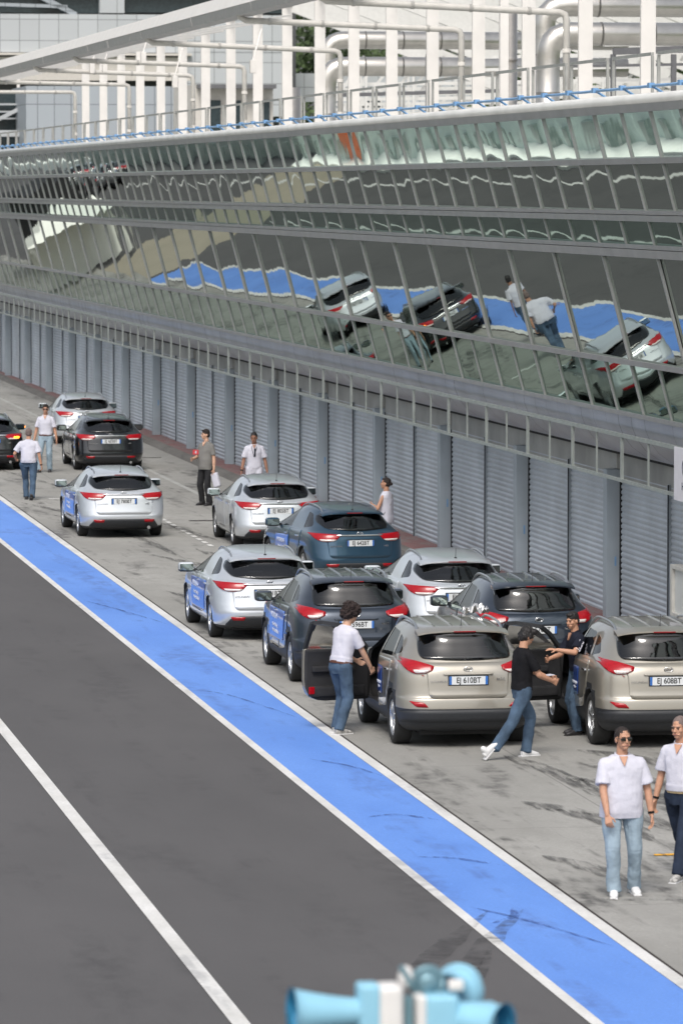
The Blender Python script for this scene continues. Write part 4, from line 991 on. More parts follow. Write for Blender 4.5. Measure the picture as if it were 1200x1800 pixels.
    # roof rails, antenna
    for s in (-1, 1):
        bm = bmesh.new(); pts = []
        ya, yb_ = (.80, 2.55) if wag else (.55, 2.45)
        for k in range(13):
            u = k/12; y = ya+(yb_-ya)*u; x = s*(.535 if wag else .575); h = bvh.ray_cast(Vector((x, y, 3)), Vector((0,0,-1))); lift = (.004+.026*min(1, 6*u, 6*(1-u))) if wag else (.006+.05*min(1, 5*u, 5*(1-u)))
            pts.append(h[0]+Vector((s*(.0), 0, lift)))
        tube(bm, pts, .014 if wag else .018, 8); bm.transform(Matrix.Translation(off)); mobj('roof_rail', bm, M_rim if not P is P_black else M_rim, root)
    if not wag:
        bm = bmesh.new()
        for x in (-.36,-.12,.12,.36):
            pts = [bvh.ray_cast(Vector((x, y, 3)), Vector((0,0,-1)))[0]+Vector((0,0,.002)) for y in (.62,.9,1.2,1.5,1.8,2.0)]; tube(bm, pts, .014, 6)
        bm.transform(Matrix.Translation(off)); mobj('roof_rib', bm, P, body)
    ay = .68 if wag else .62; h = bvh.ray_cast(Vector((0, ay, 3)), Vector((0,0,-1))); bm = bmesh.new(); blob(bm, h[0], (.025,.04,.02)); tube(bm, [h[0], h[0]+Vector((0,-.03,.17))], [.006,.004], 6); bm.transform(Matrix.Translation(off)); mobj('antenna', bm, M_clad3, root)
    # wheels
    ty, rm = WHEELS[kind]
    for s in (-1, 1):
        for wy in (sp['rw'], sp['fw']):
            we = bpy.data.objects.new('wheel', ty); we.location = Vector((s*sp['track'], wy, sp['tr']))+off; we.rotation_euler = (0, 0, 0 if s < 0 else PI); link(we, root)
            ri = bpy.data.objects.new('rim', rm); link(ri, we)
    # underside mass, seats
    bm = bmesh.new(); bevelbox(bm, -.62, .62, .25, sp['L']-.35, .17, .26, .03); bm.transform(Matrix.Translation(off)); mobj('underbody', bm, M_under, root)
    sz = .0 if wag else .12
    for s in (-1, 1):
        bm = bmesh.new(); bevelbox(bm, s*.36-.24, s*.36+.24, 1.95, 2.45, .45+sz, .60+sz, .05); 
        M = Matrix.Translation((s*.36, 1.93, .55+sz)) @ Matrix.Rotation(R(14), 4, 'X'); bevelbox(bm, -.23, .23, -.06, .06, 0, .60, .05, M); bevelbox(bm, -.12, .12, -.04, .04, .63, .79, .035, M); bm.transform(Matrix.Translation(off)); mobj('front_seat', bm, M_seat, root)
    bm = bmesh.new(); bevelbox(bm, -.62, .62, 1.15, 1.6, .45+sz, .58+sz, .05); M = Matrix.Translation((0, 1.12, .55+sz)) @ Matrix.Rotation(R(14), 4, 'X'); bevelbox(bm, -.62, .62, -.06, .06, 0, .50, .04, M)
    for x in (-.36, .36): bevelbox(bm, x-.12, x+.12, -.04, .04, .50, .62, .03, M)
    bm.transform(Matrix.Translation(off)); mobj('rear_seat', bm, M_seat, root)
    bm = bmesh.new(); bevelbox(bm, -.68, .68, 2.75, 3.15, .6+sz, .93+sz, .06); lathe(bm, [(-.01,.17),(.01,.17),(.01,.185),(-.01,.185)], 20, 'y', Matrix.Translation((-.36, 2.62, .86+sz)) @ Matrix.Rotation(R(-20), 4, 'X'), closed=True); bm.transform(Matrix.Translation(off)); mobj('dashboard', bm, M_int, root)
    # stickers
    if sticks:
        for st in sticks:
            so2 = dec('sticker', [(roundpoly(st['poly'], .015, 2), 'left')], [st['mat']], off=.016 if st['mat'] is M_stick else .018, skirt=.003)
            for (tx, size, y, z) in st.get('text', []):
                h = bvh.ray_cast(Vector((-3, y, z)), Vector((1,0,0))); bm = bmesh.new()
                n_ = h[1]
                add_text(bm, tx, size, Matrix.Translation(h[0]+Vector((-.024,0,0))+off) @ Matrix(((0,0,-1,0),(-1,0,0,0),(0,1,0,0),(0,0,0,1))), 1.2); mobj('lettering', bm, M_stw, so2)
    # open front left door
    if open_door:
        hinge = Vector((-.90, 2.93, 0)); de = bmesh.new()
        out = roundpoly([(1.94,.40,.05),(2.92,.40,.05),(2.95,.68,.05),(2.88,1.10,.05),(2.43,1.465,.10),(1.97,1.515,.04)])
        lowpoly = roundpoly([(1.94,.40,.30),(2.92,.40,.05),(2.95,.68,.05),(2.885,1.10,.02),(1.94,1.125,.02)])
        t = decal(bvh, lowpoly, 'left', off=.007, skirt=0); g = t.faces[:]
        r = bmesh.ops.extrude_face_region(t, geom=g)
        for v in r['geom']:
            if isinstance(v, bmesh.types.BMVert): v.co.x += .085; 
        for f in t.faces: f.material_index = 0
        for f in r['geom']:
            if isinstance(f, bmesh.types.BMFace): f.material_index = 1
        recalc(t); bm = bmesh.new(); m2 = bpy.data.meshes.new('t'); t.to_mesh(m2); t.free(); bm.from_mesh(m2)
        rot = R(-74)
        MT = Matrix.Translation(-hinge)
        bm.transform(MT); do = mobj('front_door', bm, [P, M_int], root, loc=hinge+off); do.rotation_euler = (0,0,rot); tag(do, 'opened front door swung out to the left')
        # window frame
        bm = bmesh.new(); top = [(1.965,1.12),(1.985,1.50),(2.12,1.505),(2.43,1.455),(2.62,1.34),(2.89,1.11)]; pts = []
        for y, z in top:
            h = bvh.ray_cast(Vector((-3, y, min(z, 1.48))), Vector((1,0,0))); x = h[0].x if h[0] else -.72; pts.append(Vector((x+.01, y, z)))
        for a, b in zip(pts, pts[1:]): bar(bm, a, b, .05, .05)
        bm.transform(MT); mobj('window_frame', bm, M_clad3, do)
        bm = bmesh.new(); decal(bvh, fd_w, 'left', off=-.004, skirt=0, out=bm); bm.transform(MT); mobj('window', bm, M_sideg, do)
        bm = bmesh.new(); bevelbox(bm, -.855, -.775, 2.0, 2.85, .46, .60, .03); bevelbox(bm, -.86, -.78, 2.05, 2.7, .80, .88, .02); bm.transform(MT); mobj('inner_panel', bm, M_int, do)
        bm = bmesh.new(); bevelbox(bm, -.80, -.765, 1.99, 2.07, .50, .60, .01); bm.transform(MT); mobj('door_reflector', bm, M_red, do)
        bm = bmesh.new(); my, mz = 2.78, 1.14; M = Matrix.Translation((-1.03, my, mz)) @ Matrix.Diagonal((.135,.075,.082,1)); t = bmesh.new(); bmesh.ops.create_cube(t, size=2); bmesh.ops.bevel(t, geom=t.edges[:]+t.verts[:], offset=.55, segments=3, profile=.6, affect='EDGES'); t.transform(M)
        m2 = bpy.data.meshes.new('t'); t.to_mesh(m2); t.free(); bm.from_mesh(m2); bar(bm, (-.86, my+.02, mz-.06), (-.95, my, mz-.03), .07, .05); box(bm, -1.03-.115, -1.03+.115, my-.079, my-.072, mz-.055, mz+.055, mi=1); bm.transform(MT); mobj('wing_mirror', bm, [P, M_mirr], do)
    solid.free()
    return root
CARCACHE = {}; WHEELS = {}
side_txt = [('HYUNDAI', .12, 2.45, .78), ('New Thinking.', .075, 2.35, .64), ('New Possibilities.', .075, 2.3, .55)]
st_w = [dict(poly=[(1.5,.40),(3.08,.36),(3.05,.88),(1.32,.92)], mat=M_stick, text=side_txt)]
st_s = [dict(poly=[(1.45,.56),(2.90,.50),(2.86,1.00),(1.30,1.02)], mat=M_stick, text=[('HYUNDAI', .12, 2.3, .88), ('New Thinking.', .075, 2.2, .74), ('New Possibilities.', .075, 2.15, .65)])]
st_b = [dict(poly=[(1.55,.60),(1.90,.60),(1.90,.98),(1.55,.98)], mat=M_stickd, text=[('HYUNDAI', .055, 1.73, .75), ('New', .05, 1.73, .69)])]
CARS = [  # kind, paint, plate, X, Y, yaw, label, options
 ('wagon', P_black, 'EJ 608BT', 11.02, 130.4, 0, 'black estate car cut by the left edge, its amber indicator lit', dict(signal=True)),
 ('wagon', P_silver, 'EJ 785BT', 14.95, 143.2, 0, 'farthest silver estate car, half hidden behind the black one', {}),
 ('wagon', P_black, 'EJ 603BT', 14.15, 129.7, 0, 'black estate car with plate EJ 603BT parked in front of the farthest silver one', {}),
 ('wagon', P_silver, 'EJ 780BT', 11.68, 104.8, 1.0, 'silver estate car with plate EJ 780BT standing alone beside the blue lane', dict(sticks=st_w)),
 ('wagon', P_silver, 'EJ 805BT', 14.55, 101.2, 0, 'silver estate car behind the steel blue one, near the man in white', {}),
 ('wagon', P_blue, 'EJ 642BT', 14.62, 91.8, 5.5, 'steel blue estate car with plate EJ 642BT turned slightly left', dict(sticks=[dict(poly=[(2.1,.42),(3.1,.40),(3.05,.80),(2.05,.84)], mat=M_stick, text=[('HYUNDAI', .11, 2.6, .70), ('New Thinking.', .07, 2.55, .58)])])),
 ('wagon', P_silver, 'EJ 791BT', 11.40, 80.7, 0.5, 'silver estate car with blue side sticker in front of the steel blue one', dict(sticks=st_w)),
 ('suv', P_navy, 'EJ 596BT', 11.66, 73.2, 0, 'dark navy off-road car with blue side sticker behind the curly haired man', dict(sticks=st_s)),
 ('wagon', P_silver, 'EJ 797BT', 14.40, 79.5, 0, 'silver estate car between the two dark navy off-road cars', {}),
 ('suv', P_navy, 'EJ 570BT', 14.20, 71.9, 0, 'dark navy off-road car without side sticker, nearer the shutters', {}),
 ('suv', P_beige, 'EJ 610BT', 11.80, 64.7, 0, 'champagne beige off-road car with plate EJ 610BT and its front door open', dict(open_door=True, sticks=st_b)),
 ('suv', P_beige, 'EJ 608BT', 14.42, 64.2, 0, 'champagne beige off-road car with plate EJ 608BT cut by the right edge', dict(open_door=True, sticks=st_b)),
 ('wagon', P_black, 'EJ 611BT', 2.9, 283, 0, 'nearer of two black cars beyond the left edge, seen only mirrored', {}),
 ('wagon', P_black, 'EJ 612BT', 3.1, 297, 0, 'farther of two black cars beyond the left edge, seen only mirrored', {}),
 ('wagon', P_silver, 'EJ 772BT', 11.0, 146, 2, 'silver estate car beyond the left edge, seen only mirrored in the glass', {}),
]
for kind, P, plate, x, y, yaw, lab, opt in CARS:
    c = build_car(kind, P, plate, **opt); c.location = (x, y, 0); c.rotation_euler = (0, 0, R(yaw)); tag(c, lab, 'car', 'cars standing in the pit lane')
# ---------------------------------------------------------------- people
SKINS = {'tan': mat('tanned skin', (.47,.25,.16), .55, var=.08, scale=20), 'light': mat('light skin', (.54,.32,.22), .55, var=.08, scale=20), 'brown': mat('brown skin', (.30,.15,.095), .55, var=.08, scale=20)}
def cloth(name, col, var=.08, sc=8, rough=.85, col2=None, bump=.3): return mat(name, col, rough, var=var, scale=sc, bump=bump, bscale=25, spec=.2, col2=col2)
C_white = cloth('white cotton', (.55,.545,.61), .03); C_jean = cloth('mid blue denim', (.060,.095,.145), .35, 5); C_ljean = cloth('light blue denim', (.27,.345,.405), .16, 4)
C_djean = cloth('dark indigo denim', (.018,.026,.045), .5, 4); C_black = cloth('black cotton', (.008,.008,.010), .2); C_grey = cloth('grey striped jersey', (.19,.185,.175), .1, 3)
C_char = cloth('charcoal trousers', (.022,.022,.024), .2); C_navy = cloth('black and navy polo cotton', (.010,.012,.022), .2)
H_dark = mat('dark brown hair', (.018,.011,.009), .7, var=.4, scale=40, bump=.8, bscale=60); H_grey = mat('cropped grey hair', (.15,.11,.10), .8, var=.3, scale=40); H_blk = mat('black hair', (.009,.007,.007), .55, var=.4, scale=40, bump=.6, bscale=60)
H_curl = mat('curly dark brown hair', (.022,.013,.012), .9, var=.6, scale=30, bump=1, bscale=50)
M_shoew = mat('white trainers', (.66,.66,.66), .5, var=.05); M_shoed = mat('dark shoes', (.03,.028,.03), .5); M_shoeg = mat('grey patterned trainers', (.38,.37,.35), .6, var=.5, scale=30)
M_belt = mat('brown leather belt', (.10,.035,.02), .5); M_beltb = mat('dark belt', (.02,.018,.02), .5); M_buck = mat('tan belt with buckle', (.42,.32,.18), .4)
M_glas = mat('dark sunglasses', (.012,.008,.008), .12, coat=1); M_eye = mat('eye', (.05,.03,.02), .2); M_lip = mat('lips', (.28,.09,.075), .5); M_watch = mat('black watch', (.012,.012,.014), .3)

def tcap(bm, a, b, ra, rb, n=14, flat=1.0, side=None, capa=True, capb=True):
    """tapered capsule between a and b; flat squeezes it along `side`"""
    a, b = Vector(a), Vector(b); d = b-a; L = d.length
    if L < 1e-6: return
    d.normalize(); s = Vector(side) if side is not None else (Vector((1,0,0)) if abs(d.x) < .9 else Vector((0,1,0)))
    s = (s-d*s.dot(d)).normalized(); t = d.cross(s); st = []
    if capa: st += [(-ra*math.cos(k*PI/8), ra*math.sin(k*PI/8)) for k in (0.6,2)]
    st += [(0, ra), (L*.33, ra+(rb-ra)*.33), (L*.66, ra+(rb-ra)*.66), (L, rb)]
    if capb: st += [(L+rb*math.sin(k*PI/8), rb*math.cos(k*PI/8)) for k in (2,3.4)]
    rings = []
    for (h, r) in st: rings.append([bm.verts.new(a+d*h+s*(r*math.cos(q)*flat)+t*(r*math.sin(q))) for q in [2*PI*k/n for k in range(n)]])
    for p, q in zip(rings, rings[1:]):
        for k in range(n): bm.faces.new((p[k], p[(k+1)%n], q[(k+1)%n], q[k]))
    bm.faces.new(rings[0][::-1]); bm.faces.new(rings[-1])
def eloft(bm, secs, n=20, p=2.4):
    """secs: (centre, right vector, forward vector, rx, ry)"""
    rings = []
    for c, rt, fw, rx, ry in secs:
        rg = []
        for k in range(n):
            a = 2*PI*k/n; ca, sa = math.cos(a), math.sin(a)
            rg.append(bm.verts.new(Vector(c)+rt*rx*math.copysign(abs(ca)**(2/p), ca)+fw*ry*math.copysign(abs(sa)**(2/p), sa)))
        rings.append(rg)
    for q, r_ in zip(rings, rings[1:]):
        for k in range(n): bm.faces.new((q[k], q[(k+1)%n], r_[(k+1)%n], r_[k]))
    bm.faces.new(rings[0][::-1]); bm.faces.new(rings[-1])
def fuse(bm, vox, mats, name, parent, smooth=4, folds=0.0, fscale=9.0, fstretch=(1,1,1), cuts=(), matfn=None):
    recalc(bm); me = bpy.data.meshes.new('f'); bm.to_mesh(me); bm.free(); o = bpy.data.objects.new('f', me); COL.objects.link(o)
    md = o.modifiers.new('r', 'REMESH'); md.mode = 'VOXEL'; md.voxel_size = vox; md.adaptivity = 0
    ms = o.modifiers.new('s', 'SMOOTH'); ms.factor = .5; ms.iterations = smooth
    m2 = eval_mesh(o); bpy.data.objects.remove(o); t = bmesh.new(); t.from_mesh(m2); bpy.data.meshes.remove(m2)
    if folds:
        t.normal_update()
        for v in t.verts:
            q = Vector((v.co.x*fstretch[0], v.co.y*fstretch[1], v.co.z*fstretch[2]))*fscale
            v.co += v.normal*folds*(noise.noise(q)+.5*noise.noise(q*2.3)+.35*abs(noise.noise(q*1.1+Vector((5,3,1)))))
    for co, no in cuts:
        bmesh.ops.bisect_plane(t, geom=t.verts[:]+t.edges[:]+t.faces[:], plane_co=co, plane_no=no, clear_outer=True)
    for f in t.faces:
        f.smooth = True
        if matfn: f.material_index = matfn(f.calc_center_median())
    return mobj(name, t, mats, parent)
def ik(a, c, l1, l2, pole):
    a, c, pole = Vector(a), Vector(c), Vector(pole); d = c-a; L = d.length
    if L > (l1+l2)*.995: c = a+d*((l1+l2)*.995/L); d = c-a; L = d.length
    x = (l1*l1-l2*l2+L*L)/(2*L); h = math.sqrt(max(l1*l1-x*x, 0)); u = d.normalized(); p = (pole-u*pole.dot(u)).normalized()
    return a+u*x+p*h, c
UP = Vector((0,0,1))
def person(label, loc, face, h=1.8, skin='tan', hair='short', hairm=None, shirt=None, sleeve='short', tuck=True, trous=None, shoes=None, vox=.006,
           feet=(((-.12,.02,0),0),((.12,.02,0),0)), hands=((-.27,.02,.82),(.27,.02,.82)), lean=0.0, head=(0,0), hip=.93, bend=None, belt=None, glasses=False, width=1.0, watch=None, extra=None, collar=True,
           palm=(None,None), curl=(25,25), elbow=(None,None), twist=0.0, belly=0.0, roll=0.0):
    """local frame: +y faces forward, +x is the person's right... hands/feet in metres of a 1.8 m figure. feet: (pos, pitch)"""
    root = empty('person', loc, face, label, 'person'); k = h/1.8; root.scale = (k, k, k)
    W = width; ln = R(lean); tw = R(twist)
    pel = Vector((0, 0, hip)); rt = Vector((math.cos(tw), math.sin(tw), 0)); fw0 = Vector((-math.sin(tw), math.cos(tw), 0))
    spine = (UP*math.cos(ln)+Vector((0,1,0))*math.sin(ln)+Vector((1,0,0))*math.sin(R(roll))).normalized(); 
    def sp(t, curve=0.0): return pel+spine*t
    rtu = (rt-spine*rt.dot(spine)).normalized(); fwu = spine.cross(rtu)*1.0
    waist = sp(.14); chest = sp(.38); shz = sp(.505); neck = sp(.585)
    shL, shR = shz-rtu*.168*W-spine*.022, shz+rtu*.168*W-spine*.022
    hy, hpch = R(head[0]), R(head[1])
    hf = Matrix.Rotation(hy, 3, 'Z') @ Vector((0, math.cos(hpch), -math.sin(hpch))); hr = Matrix.Rotation(hy, 3, 'Z') @ Vector((1,0,0)); hu = hr.cross(hf)
    hc = neck+spine*.065+hu*.09+hf*.025
    HM = Matrix(((hr.x,hf.x,hu.x,hc.x),(hr.y,hf.y,hu.y,hc.y),(hr.z,hf.z,hu.z,hc.z),(0,0,0,1)))
    hipL, hipR = pel-Vector((.095*W,0,0)), pel+Vector((.095*W,0,0))
    legs = []
    for hp_, (fp, pitch), sx in ((hipL, feet[0], -1), (hipR, feet[1], 1)):
        fp = Vector(fp); ank = fp+Vector((0, -.02, .09)) if abs(pitch) < 1 else fp+Vector((0,-.06*math.cos(R(pitch))+.09*math.sin(R(pitch))*-1, .09*math.cos(R(pitch))+.10*math.sin(R(pitch))))
        kn, an = ik(hp_, ank, .435, .425, Vector((.06*sx, 1, .1))); legs.append((hp_, kn, an, fp, pitch, sx))
    arms = []
    for s_, hnd, sx, el in ((shL, hands[0], -1, elbow[0]), (shR, hands[1], 1, elbow[1])):
        e, wr = ik(s_, Vector(hnd), .295, .265, Vector(el) if el is not None else Vector((.35*sx, -1, -.2))); arms.append((s_, e, wr, sx))
    # ---- body
    bm = bmesh.new()
    eloft(bm, [(pel-spine*.06, rtu, fwu, .13*W, .09), (pel+spine*.03, rtu, fwu, .155*W, .105), (waist, rtu, fwu, .135*W, .095), (sp(.28), rtu, fwu, .145*W, .105), (chest, rtu, fwu, .155*W, .11), (sp(.45), rtu, fwu, .165*W, .10), (sp(.52), rtu, fwu, .13*W, .08), (sp(.565), rtu, fwu, .07, .06)])
    tcap(bm, neck-spine*.05, hc-hu*.04-hf*.02, .062, .056)
    def hb(c, r, n=14, m=10):
        t = bmesh.new(); bmesh.ops.create_uvsphere(t, u_segments=n, v_segments=m, radius=1); t.transform(HM @ Matrix.Translation(c) @ Matrix.Diagonal((r[0], r[1], r[2], 1))); m_ = bpy.data.meshes.new('t'); t.to_mesh(m_); t.free(); bm.from_mesh(m_); bpy.data.meshes.remove(m_)
    hb((0,-.012,.035), (.076,.096,.088)); hb((0,.018,-.035), (.062,.073,.078)); hb((0,.052,-.085), (.036,.032,.028)); hb((0,.088,-.012), (.013,.020,.024)); hb((0,.100,-.026), (.016,.013,.011)); hb((0,.072,.026), (.052,.018,.012))
    hb((.032,.076,-.062), (.018,.01,.010)); hb((-.032,.076,-.062), (.018,.01,.010)); hb((0,.084,-.060), (.024,.009,.009)); hb((.076,-.008,-.01), (.011,.021,.032)); hb((-.076,-.008,-.01), (.011,.021,.032)); hb((.04,.052,-.02), (.026,.028,.03)); hb((-.04,.052,-.02), (.026,.028,.03))
    tcap(bm, shL+rtu*.03, shR-rtu*.03, .046, .046)
    for i, (s_, e, wr, sx) in enumerate(arms):
        tcap(bm, s_+(e-s_)*.06, e, .046*W, .041, side=(0,0,1)); tcap(bm, e, e+(wr-e)*.4, .041, .040); tcap(bm, e+(wr-e)*.4, wr, .040, .027)
        d = (wr-e).normalized()
        pn = Vector(palm[i]) if palm[i] is not None else Vector((-sx, .15, 0)); pn = (pn-d*pn.dot(d)).normalized(); across = d.cross(pn)   # across: thumb side towards
        if across.dot(Vector((0,1,.3))) < 0: across = -across
        for q in range(4):
            o_ = across*(.030-.020*q); tcap(bm, wr+o_*.5, wr+d*.085+o_, .014, .0125, n=8)
            L_ = (.072,.080,.075,.060)[q]; c_ = R(curl[i]*(1+.15*q)); p0 = wr+d*.088+o_*1.12; dd = d
            for sg in range(3):
                dd = (dd*math.cos(c_)+pn*math.sin(c_)).normalized(); p1 = p0+dd*L_*(.42,.32,.26)[sg]; tcap(bm, p0, p1, (.0092,.0085,.0078)[sg], (.0085,.0078,.007)[sg], n=8); p0 = p1; 
                pn2 = pn
        t0 = wr+d*.028+across*.022; t1 = t0+(across*.75+d*.55+pn*.35).normalized()*.042; t2 = t1+(across*.25+d*.85+pn*.4).normalized()*.036; tcap(bm, t0, t1, .013, .011, n=8); tcap(bm, t1, t2, .0105, .009, n=8)
    for hp_, kn, an, fp, pitch, sx in legs: tcap(bm, hp_, kn, .078, .052); tcap(bm, kn, an, .050, .036)
    fuse(bm, vox, SKINS[skin], 'body', root, smooth=3)
    # ---- face details
    bm = bmesh.new()
    for s in (-1, 1): blob(bm, HM @ Vector((s*.031,.079,.004)), (.012,.007,.007), None, 10, 6)
    mobj('eye', bm, M_eye, root, smooth=True)
    bm = bmesh.new(); blob(bm, HM @ Vector((0,.091,-.060)), (.022,.006,.0055), HM.to_3x3().to_4x4() @ Matrix.Diagonal((1,1,1,1)) if False else None, 10, 6); mobj('mouth', bm, M_lip, root, smooth=True)
    hm = hairm or H_dark
    bm = bmesh.new()
    for s in (-1, 1): 
        t = bmesh.new(); bevelbox(t, s*.031-.019, s*.031+.019, .080, .092, .021, .029, .003); t.transform(HM); m_ = bpy.data.meshes.new('t'); t.to_mesh(m_); t.free(); bm.from_mesh(m_)
    mobj('eyebrow', bm, hm, root)
    # ---- hair
    if hair != 'none':
        bm = bmesh.new()
        if hair == 'curly':
            hb((0,-.028,.075), (.122,.128,.095)); hb((0,-.07,-.0), (.108,.09,.105)); hb((.07,-.015,.03), (.05,.065,.07)); hb((-.07,-.015,.03), (.05,.065,.07)); hb((0,.06,.09), (.075,.045,.04))
            fuse(bm, .007, hm, 'hair', root, smooth=1, folds=.030, fscale=26)
        elif hair == 'crop':
            hb((0,-.018,.044), (.081,.096,.088)); hb((0,-.045,.0), (.078,.066,.075)); fuse(bm, .006, hm, 'hair', root, smooth=2, folds=.003, fscale=60, cuts=[(HM @ Vector((0,.074,.055)), (HM.to_3x3() @ Vector((0,.85,-.45))))])
        elif hair == 'mid':
            hb((0,-.015,.055), (.088,.102,.088)); hb((0,-.045,-.005), (.088,.072,.095)); hb((.055,.045,.075), (.045,.055,.035)); hb((-.045,.05,.072), (.05,.055,.035)); hb((.076,.015,.02),(.018,.035,.05)); hb((-.076,.015,.02),(.018,.035,.05)); fuse(bm, .006, hm, 'hair', root, smooth=1, folds=.012, fscale=22, fstretch=(1,1,.4))
        elif hair == 'bun':
            hb((0,-.022,.045), (.082,.098,.088)); hb((0,-.045,-.0), (.079,.068,.08)); hb((0,-.12,.0), (.036,.04,.036)); hb((0,.05,.09), (.06,.035,.02)); fuse(bm, .006, hm, 'hair', root, smooth=2, folds=.004, fscale=30)
        else:
            hb((0,-.016,.052), (.082,.098,.088)); hb((0,-.045,.0), (.080,.066,.08)); hb((0,.045,.095), (.062,.042,.026)); fuse(bm, .006, hm, 'hair', root, smooth=2, folds=.006, fscale=35, cuts=[(HM @ Vector((0,.082,.06)), (HM.to_3x3() @ Vector((0,.9,-.35))))])
    if glasses:
        bm = bmesh.new(); 
        for s in (-1, 1):
            t = bmesh.new(); bevelbox(t, s*.034-.030, s*.034+.030, .083, .096, -.016, .016, .006); t.transform(HM); m_ = bpy.data.meshes.new('t'); t.to_mesh(m_); t.free(); bm.from_mesh(m_)
            bar(bm, HM @ Vector((s*.064,.088,.008)), HM @ Vector((s*.080,-.005,.008)), .006, .008)
        mobj('sunglasses', bm, M_glas, root)
    # ---- shirt
    if shirt is not None:
        bm = bmesh.new(); hem = -.08 if not tuck else (.062 if belt is not None else .015); rx = (.172 if tuck else .198)*W; bl = belly+(0 if tuck else .012)
        eloft(bm, [(sp(hem-.03), rtu, fwu, rx*1.0, .130+bl*.5), (sp(hem+.06), rtu, fwu, rx*1.0, .128+bl), (waist, rtu, fwu, rx*.95, .122+bl), (sp(.27), rtu, fwu, rx*.97, .125+bl*.5), (chest, rtu, fwu, rx*1.03, .128), (sp(.45), rtu, fwu, rx*1.06, .118), (sp(.50), rtu, fwu, rx*.98, .102), (sp(.54), rtu, fwu, rx*.74, .086), (sp(.575), rtu, fwu, rx*.47, .070)], n=24)
        cuts = [(sp(hem), -spine)]
        if sleeve == 'short':
            for s_, e, wr, sx in arms:
                d = (e-s_).normalized(); tcap(bm, s_, s_+d*.10, .056*W, .060*W); tcap(bm, s_+d*.06, s_+d*.225, .060*W, .071*W, capb=False)
            tcap(bm, shL+rtu*.01, sp(.515), .056*W, .066); tcap(bm, shR-rtu*.01, sp(.515), .056*W, .066)
        elif sleeve == 'none':
            for s_ in (shL, shR): tcap(bm, s_+(neck-s_)*.35+fwu*.03, chest+(s_-shz)*.6+fwu*.06, .035, .03)
        fuse(bm, .008, shirt, 'shirt', root, smooth=3, folds=.010, fscale=6, fstretch=(1.2,1.2,.9), cuts=cuts)
        if collar:
            bm = bmesh.new(); c = neck-spine*.022
            pts = [c+rtu*.074*math.sin(a)+fwu*(.068*math.cos(a))+spine*(.012-.03*max(0, math.cos(a))) for a in [R(d_) for d_ in range(40, 321, 20)]]
            for a, b in zip(pts, pts[1:]): bar(bm, a, b, .014, .044, up=tuple(spine))
            mobj('collar', bm, shirt, root, smooth=True)
            bm = bmesh.new(); P3 = [sp(.568)-rtu*.045+fwu*.082, sp(.568)+rtu*.045+fwu*.082, sp(.47)+fwu*(.134)]
            fr_ = [bm.verts.new(p+fwu*.004) for p in P3]; bk_ = [bm.verts.new(p-fwu*.02) for p in P3]; bm.faces.new(fr_); bm.faces.new(bk_[::-1])
            for q in range(3): bm.faces.new((fr_[q], fr_[(q+1)%3], bk_[(q+1)%3], bk_[q]))
            recalc(bm); mobj('open_neck', bm, SKINS[skin], root)
    # ---- trousers
    bm = bmesh.new()
    eloft(bm, [(pel-UP*.10, rt, fw0, .150*W, .108), (pel-UP*.02, rt, fw0, .166*W, .120), (pel+spine*.05, rtu, fwu, .160*W, .117), (pel+spine*.085, rtu, fwu, .155*W, .112)], n=24)
    cuts = [(pel+spine*.07, spine)]
    for hp_, kn, an, fp, pitch, sx in legs:
        tcap(bm, hp_, kn, .102*W, .077); tcap(bm, kn, an+(kn-an)*.04, .076, .072); tcap(bm, an+(kn-an)*.10, an-(kn-an)*.07, .069, .074, capb=False)
    fuse(bm, .008, trous, 'trousers', root, smooth=3, folds=.012, fscale=6.5, fstretch=(1.5,1.5,.8), cuts=cuts)
    if belt is not None:
        bm = bmesh.new(); n = 28; c = pel+spine*.055
        pts = [c+rtu*.171*W*math.cos(a)+fwu*.129*math.sin(a) for a in [2*PI*q/n for q in range(n+1)]]
        for a, b in zip(pts, pts[1:]): bar(bm, a, b, .012, .036, up=tuple(spine))
        mobj('belt', bm, belt, root)
    # ---- shoes
    for hp_, kn, an, fp, pitch, sx in legs:
        bm = bmesh.new(); M = Matrix.Translation(fp) @ Matrix.Rotation(-R(pitch), 4, 'X') @ Matrix.Rotation(-R(6*sx), 4, 'Z')
        def q(x, y, z): return M @ Vector((x, y, z))
        eloft(bm, [(q(0,-.09,.045), (M.to_3x3() @ Vector((1,0,0))), (M.to_3x3() @ UP), .036, .040), (q(0,-.02,.05), (M.to_3x3() @ Vector((1,0,0))), (M.to_3x3() @ UP), .042, .048), (q(0,.06,.042), (M.to_3x3() @ Vector((1,0,0))), (M.to_3x3() @ UP), .045, .040), (q(0,.13,.030), (M.to_3x3() @ Vector((1,0,0))), (M.to_3x3() @ UP), .046, .028), (q(0,.175,.024), (M.to_3x3() @ Vector((1,0,0))), (M.to_3x3() @ UP), .030, .018)], n=16)
        tcap(bm, q(0,-.03,.07), q(0,-.03,.12), .045, .04)
        so3 = fuse(bm, .007, shoes, 'shoe', root, smooth=2)
        bm = bmesh.new(); t = bmesh.new(); bevelbox(t, -.043, .043, -.125, .185, 0.0, .016, .007); t.transform(M); m_ = bpy.data.meshes.new('t'); t.to_mesh(m_); t.free(); bm.from_mesh(m_); mobj('sole', bm, M_shoew if shoes is not M_shoed else M_shoed, so3)
    if watch is not None:
        s_, e, wr, sx = arms[watch]; bm = bmesh.new(); d = (wr-e).normalized(); tube(bm, [wr-d*.035, wr-d*.012], .036, 14); mobj('watch', bm, M_watch, root)
    INFO = dict(root=root, sp=sp, rtu=rtu, fwu=fwu, HM=HM, arms=arms, neck=neck, chest=chest, spine=spine, pel=pel)
    if extra: extra(INFO)
    return root
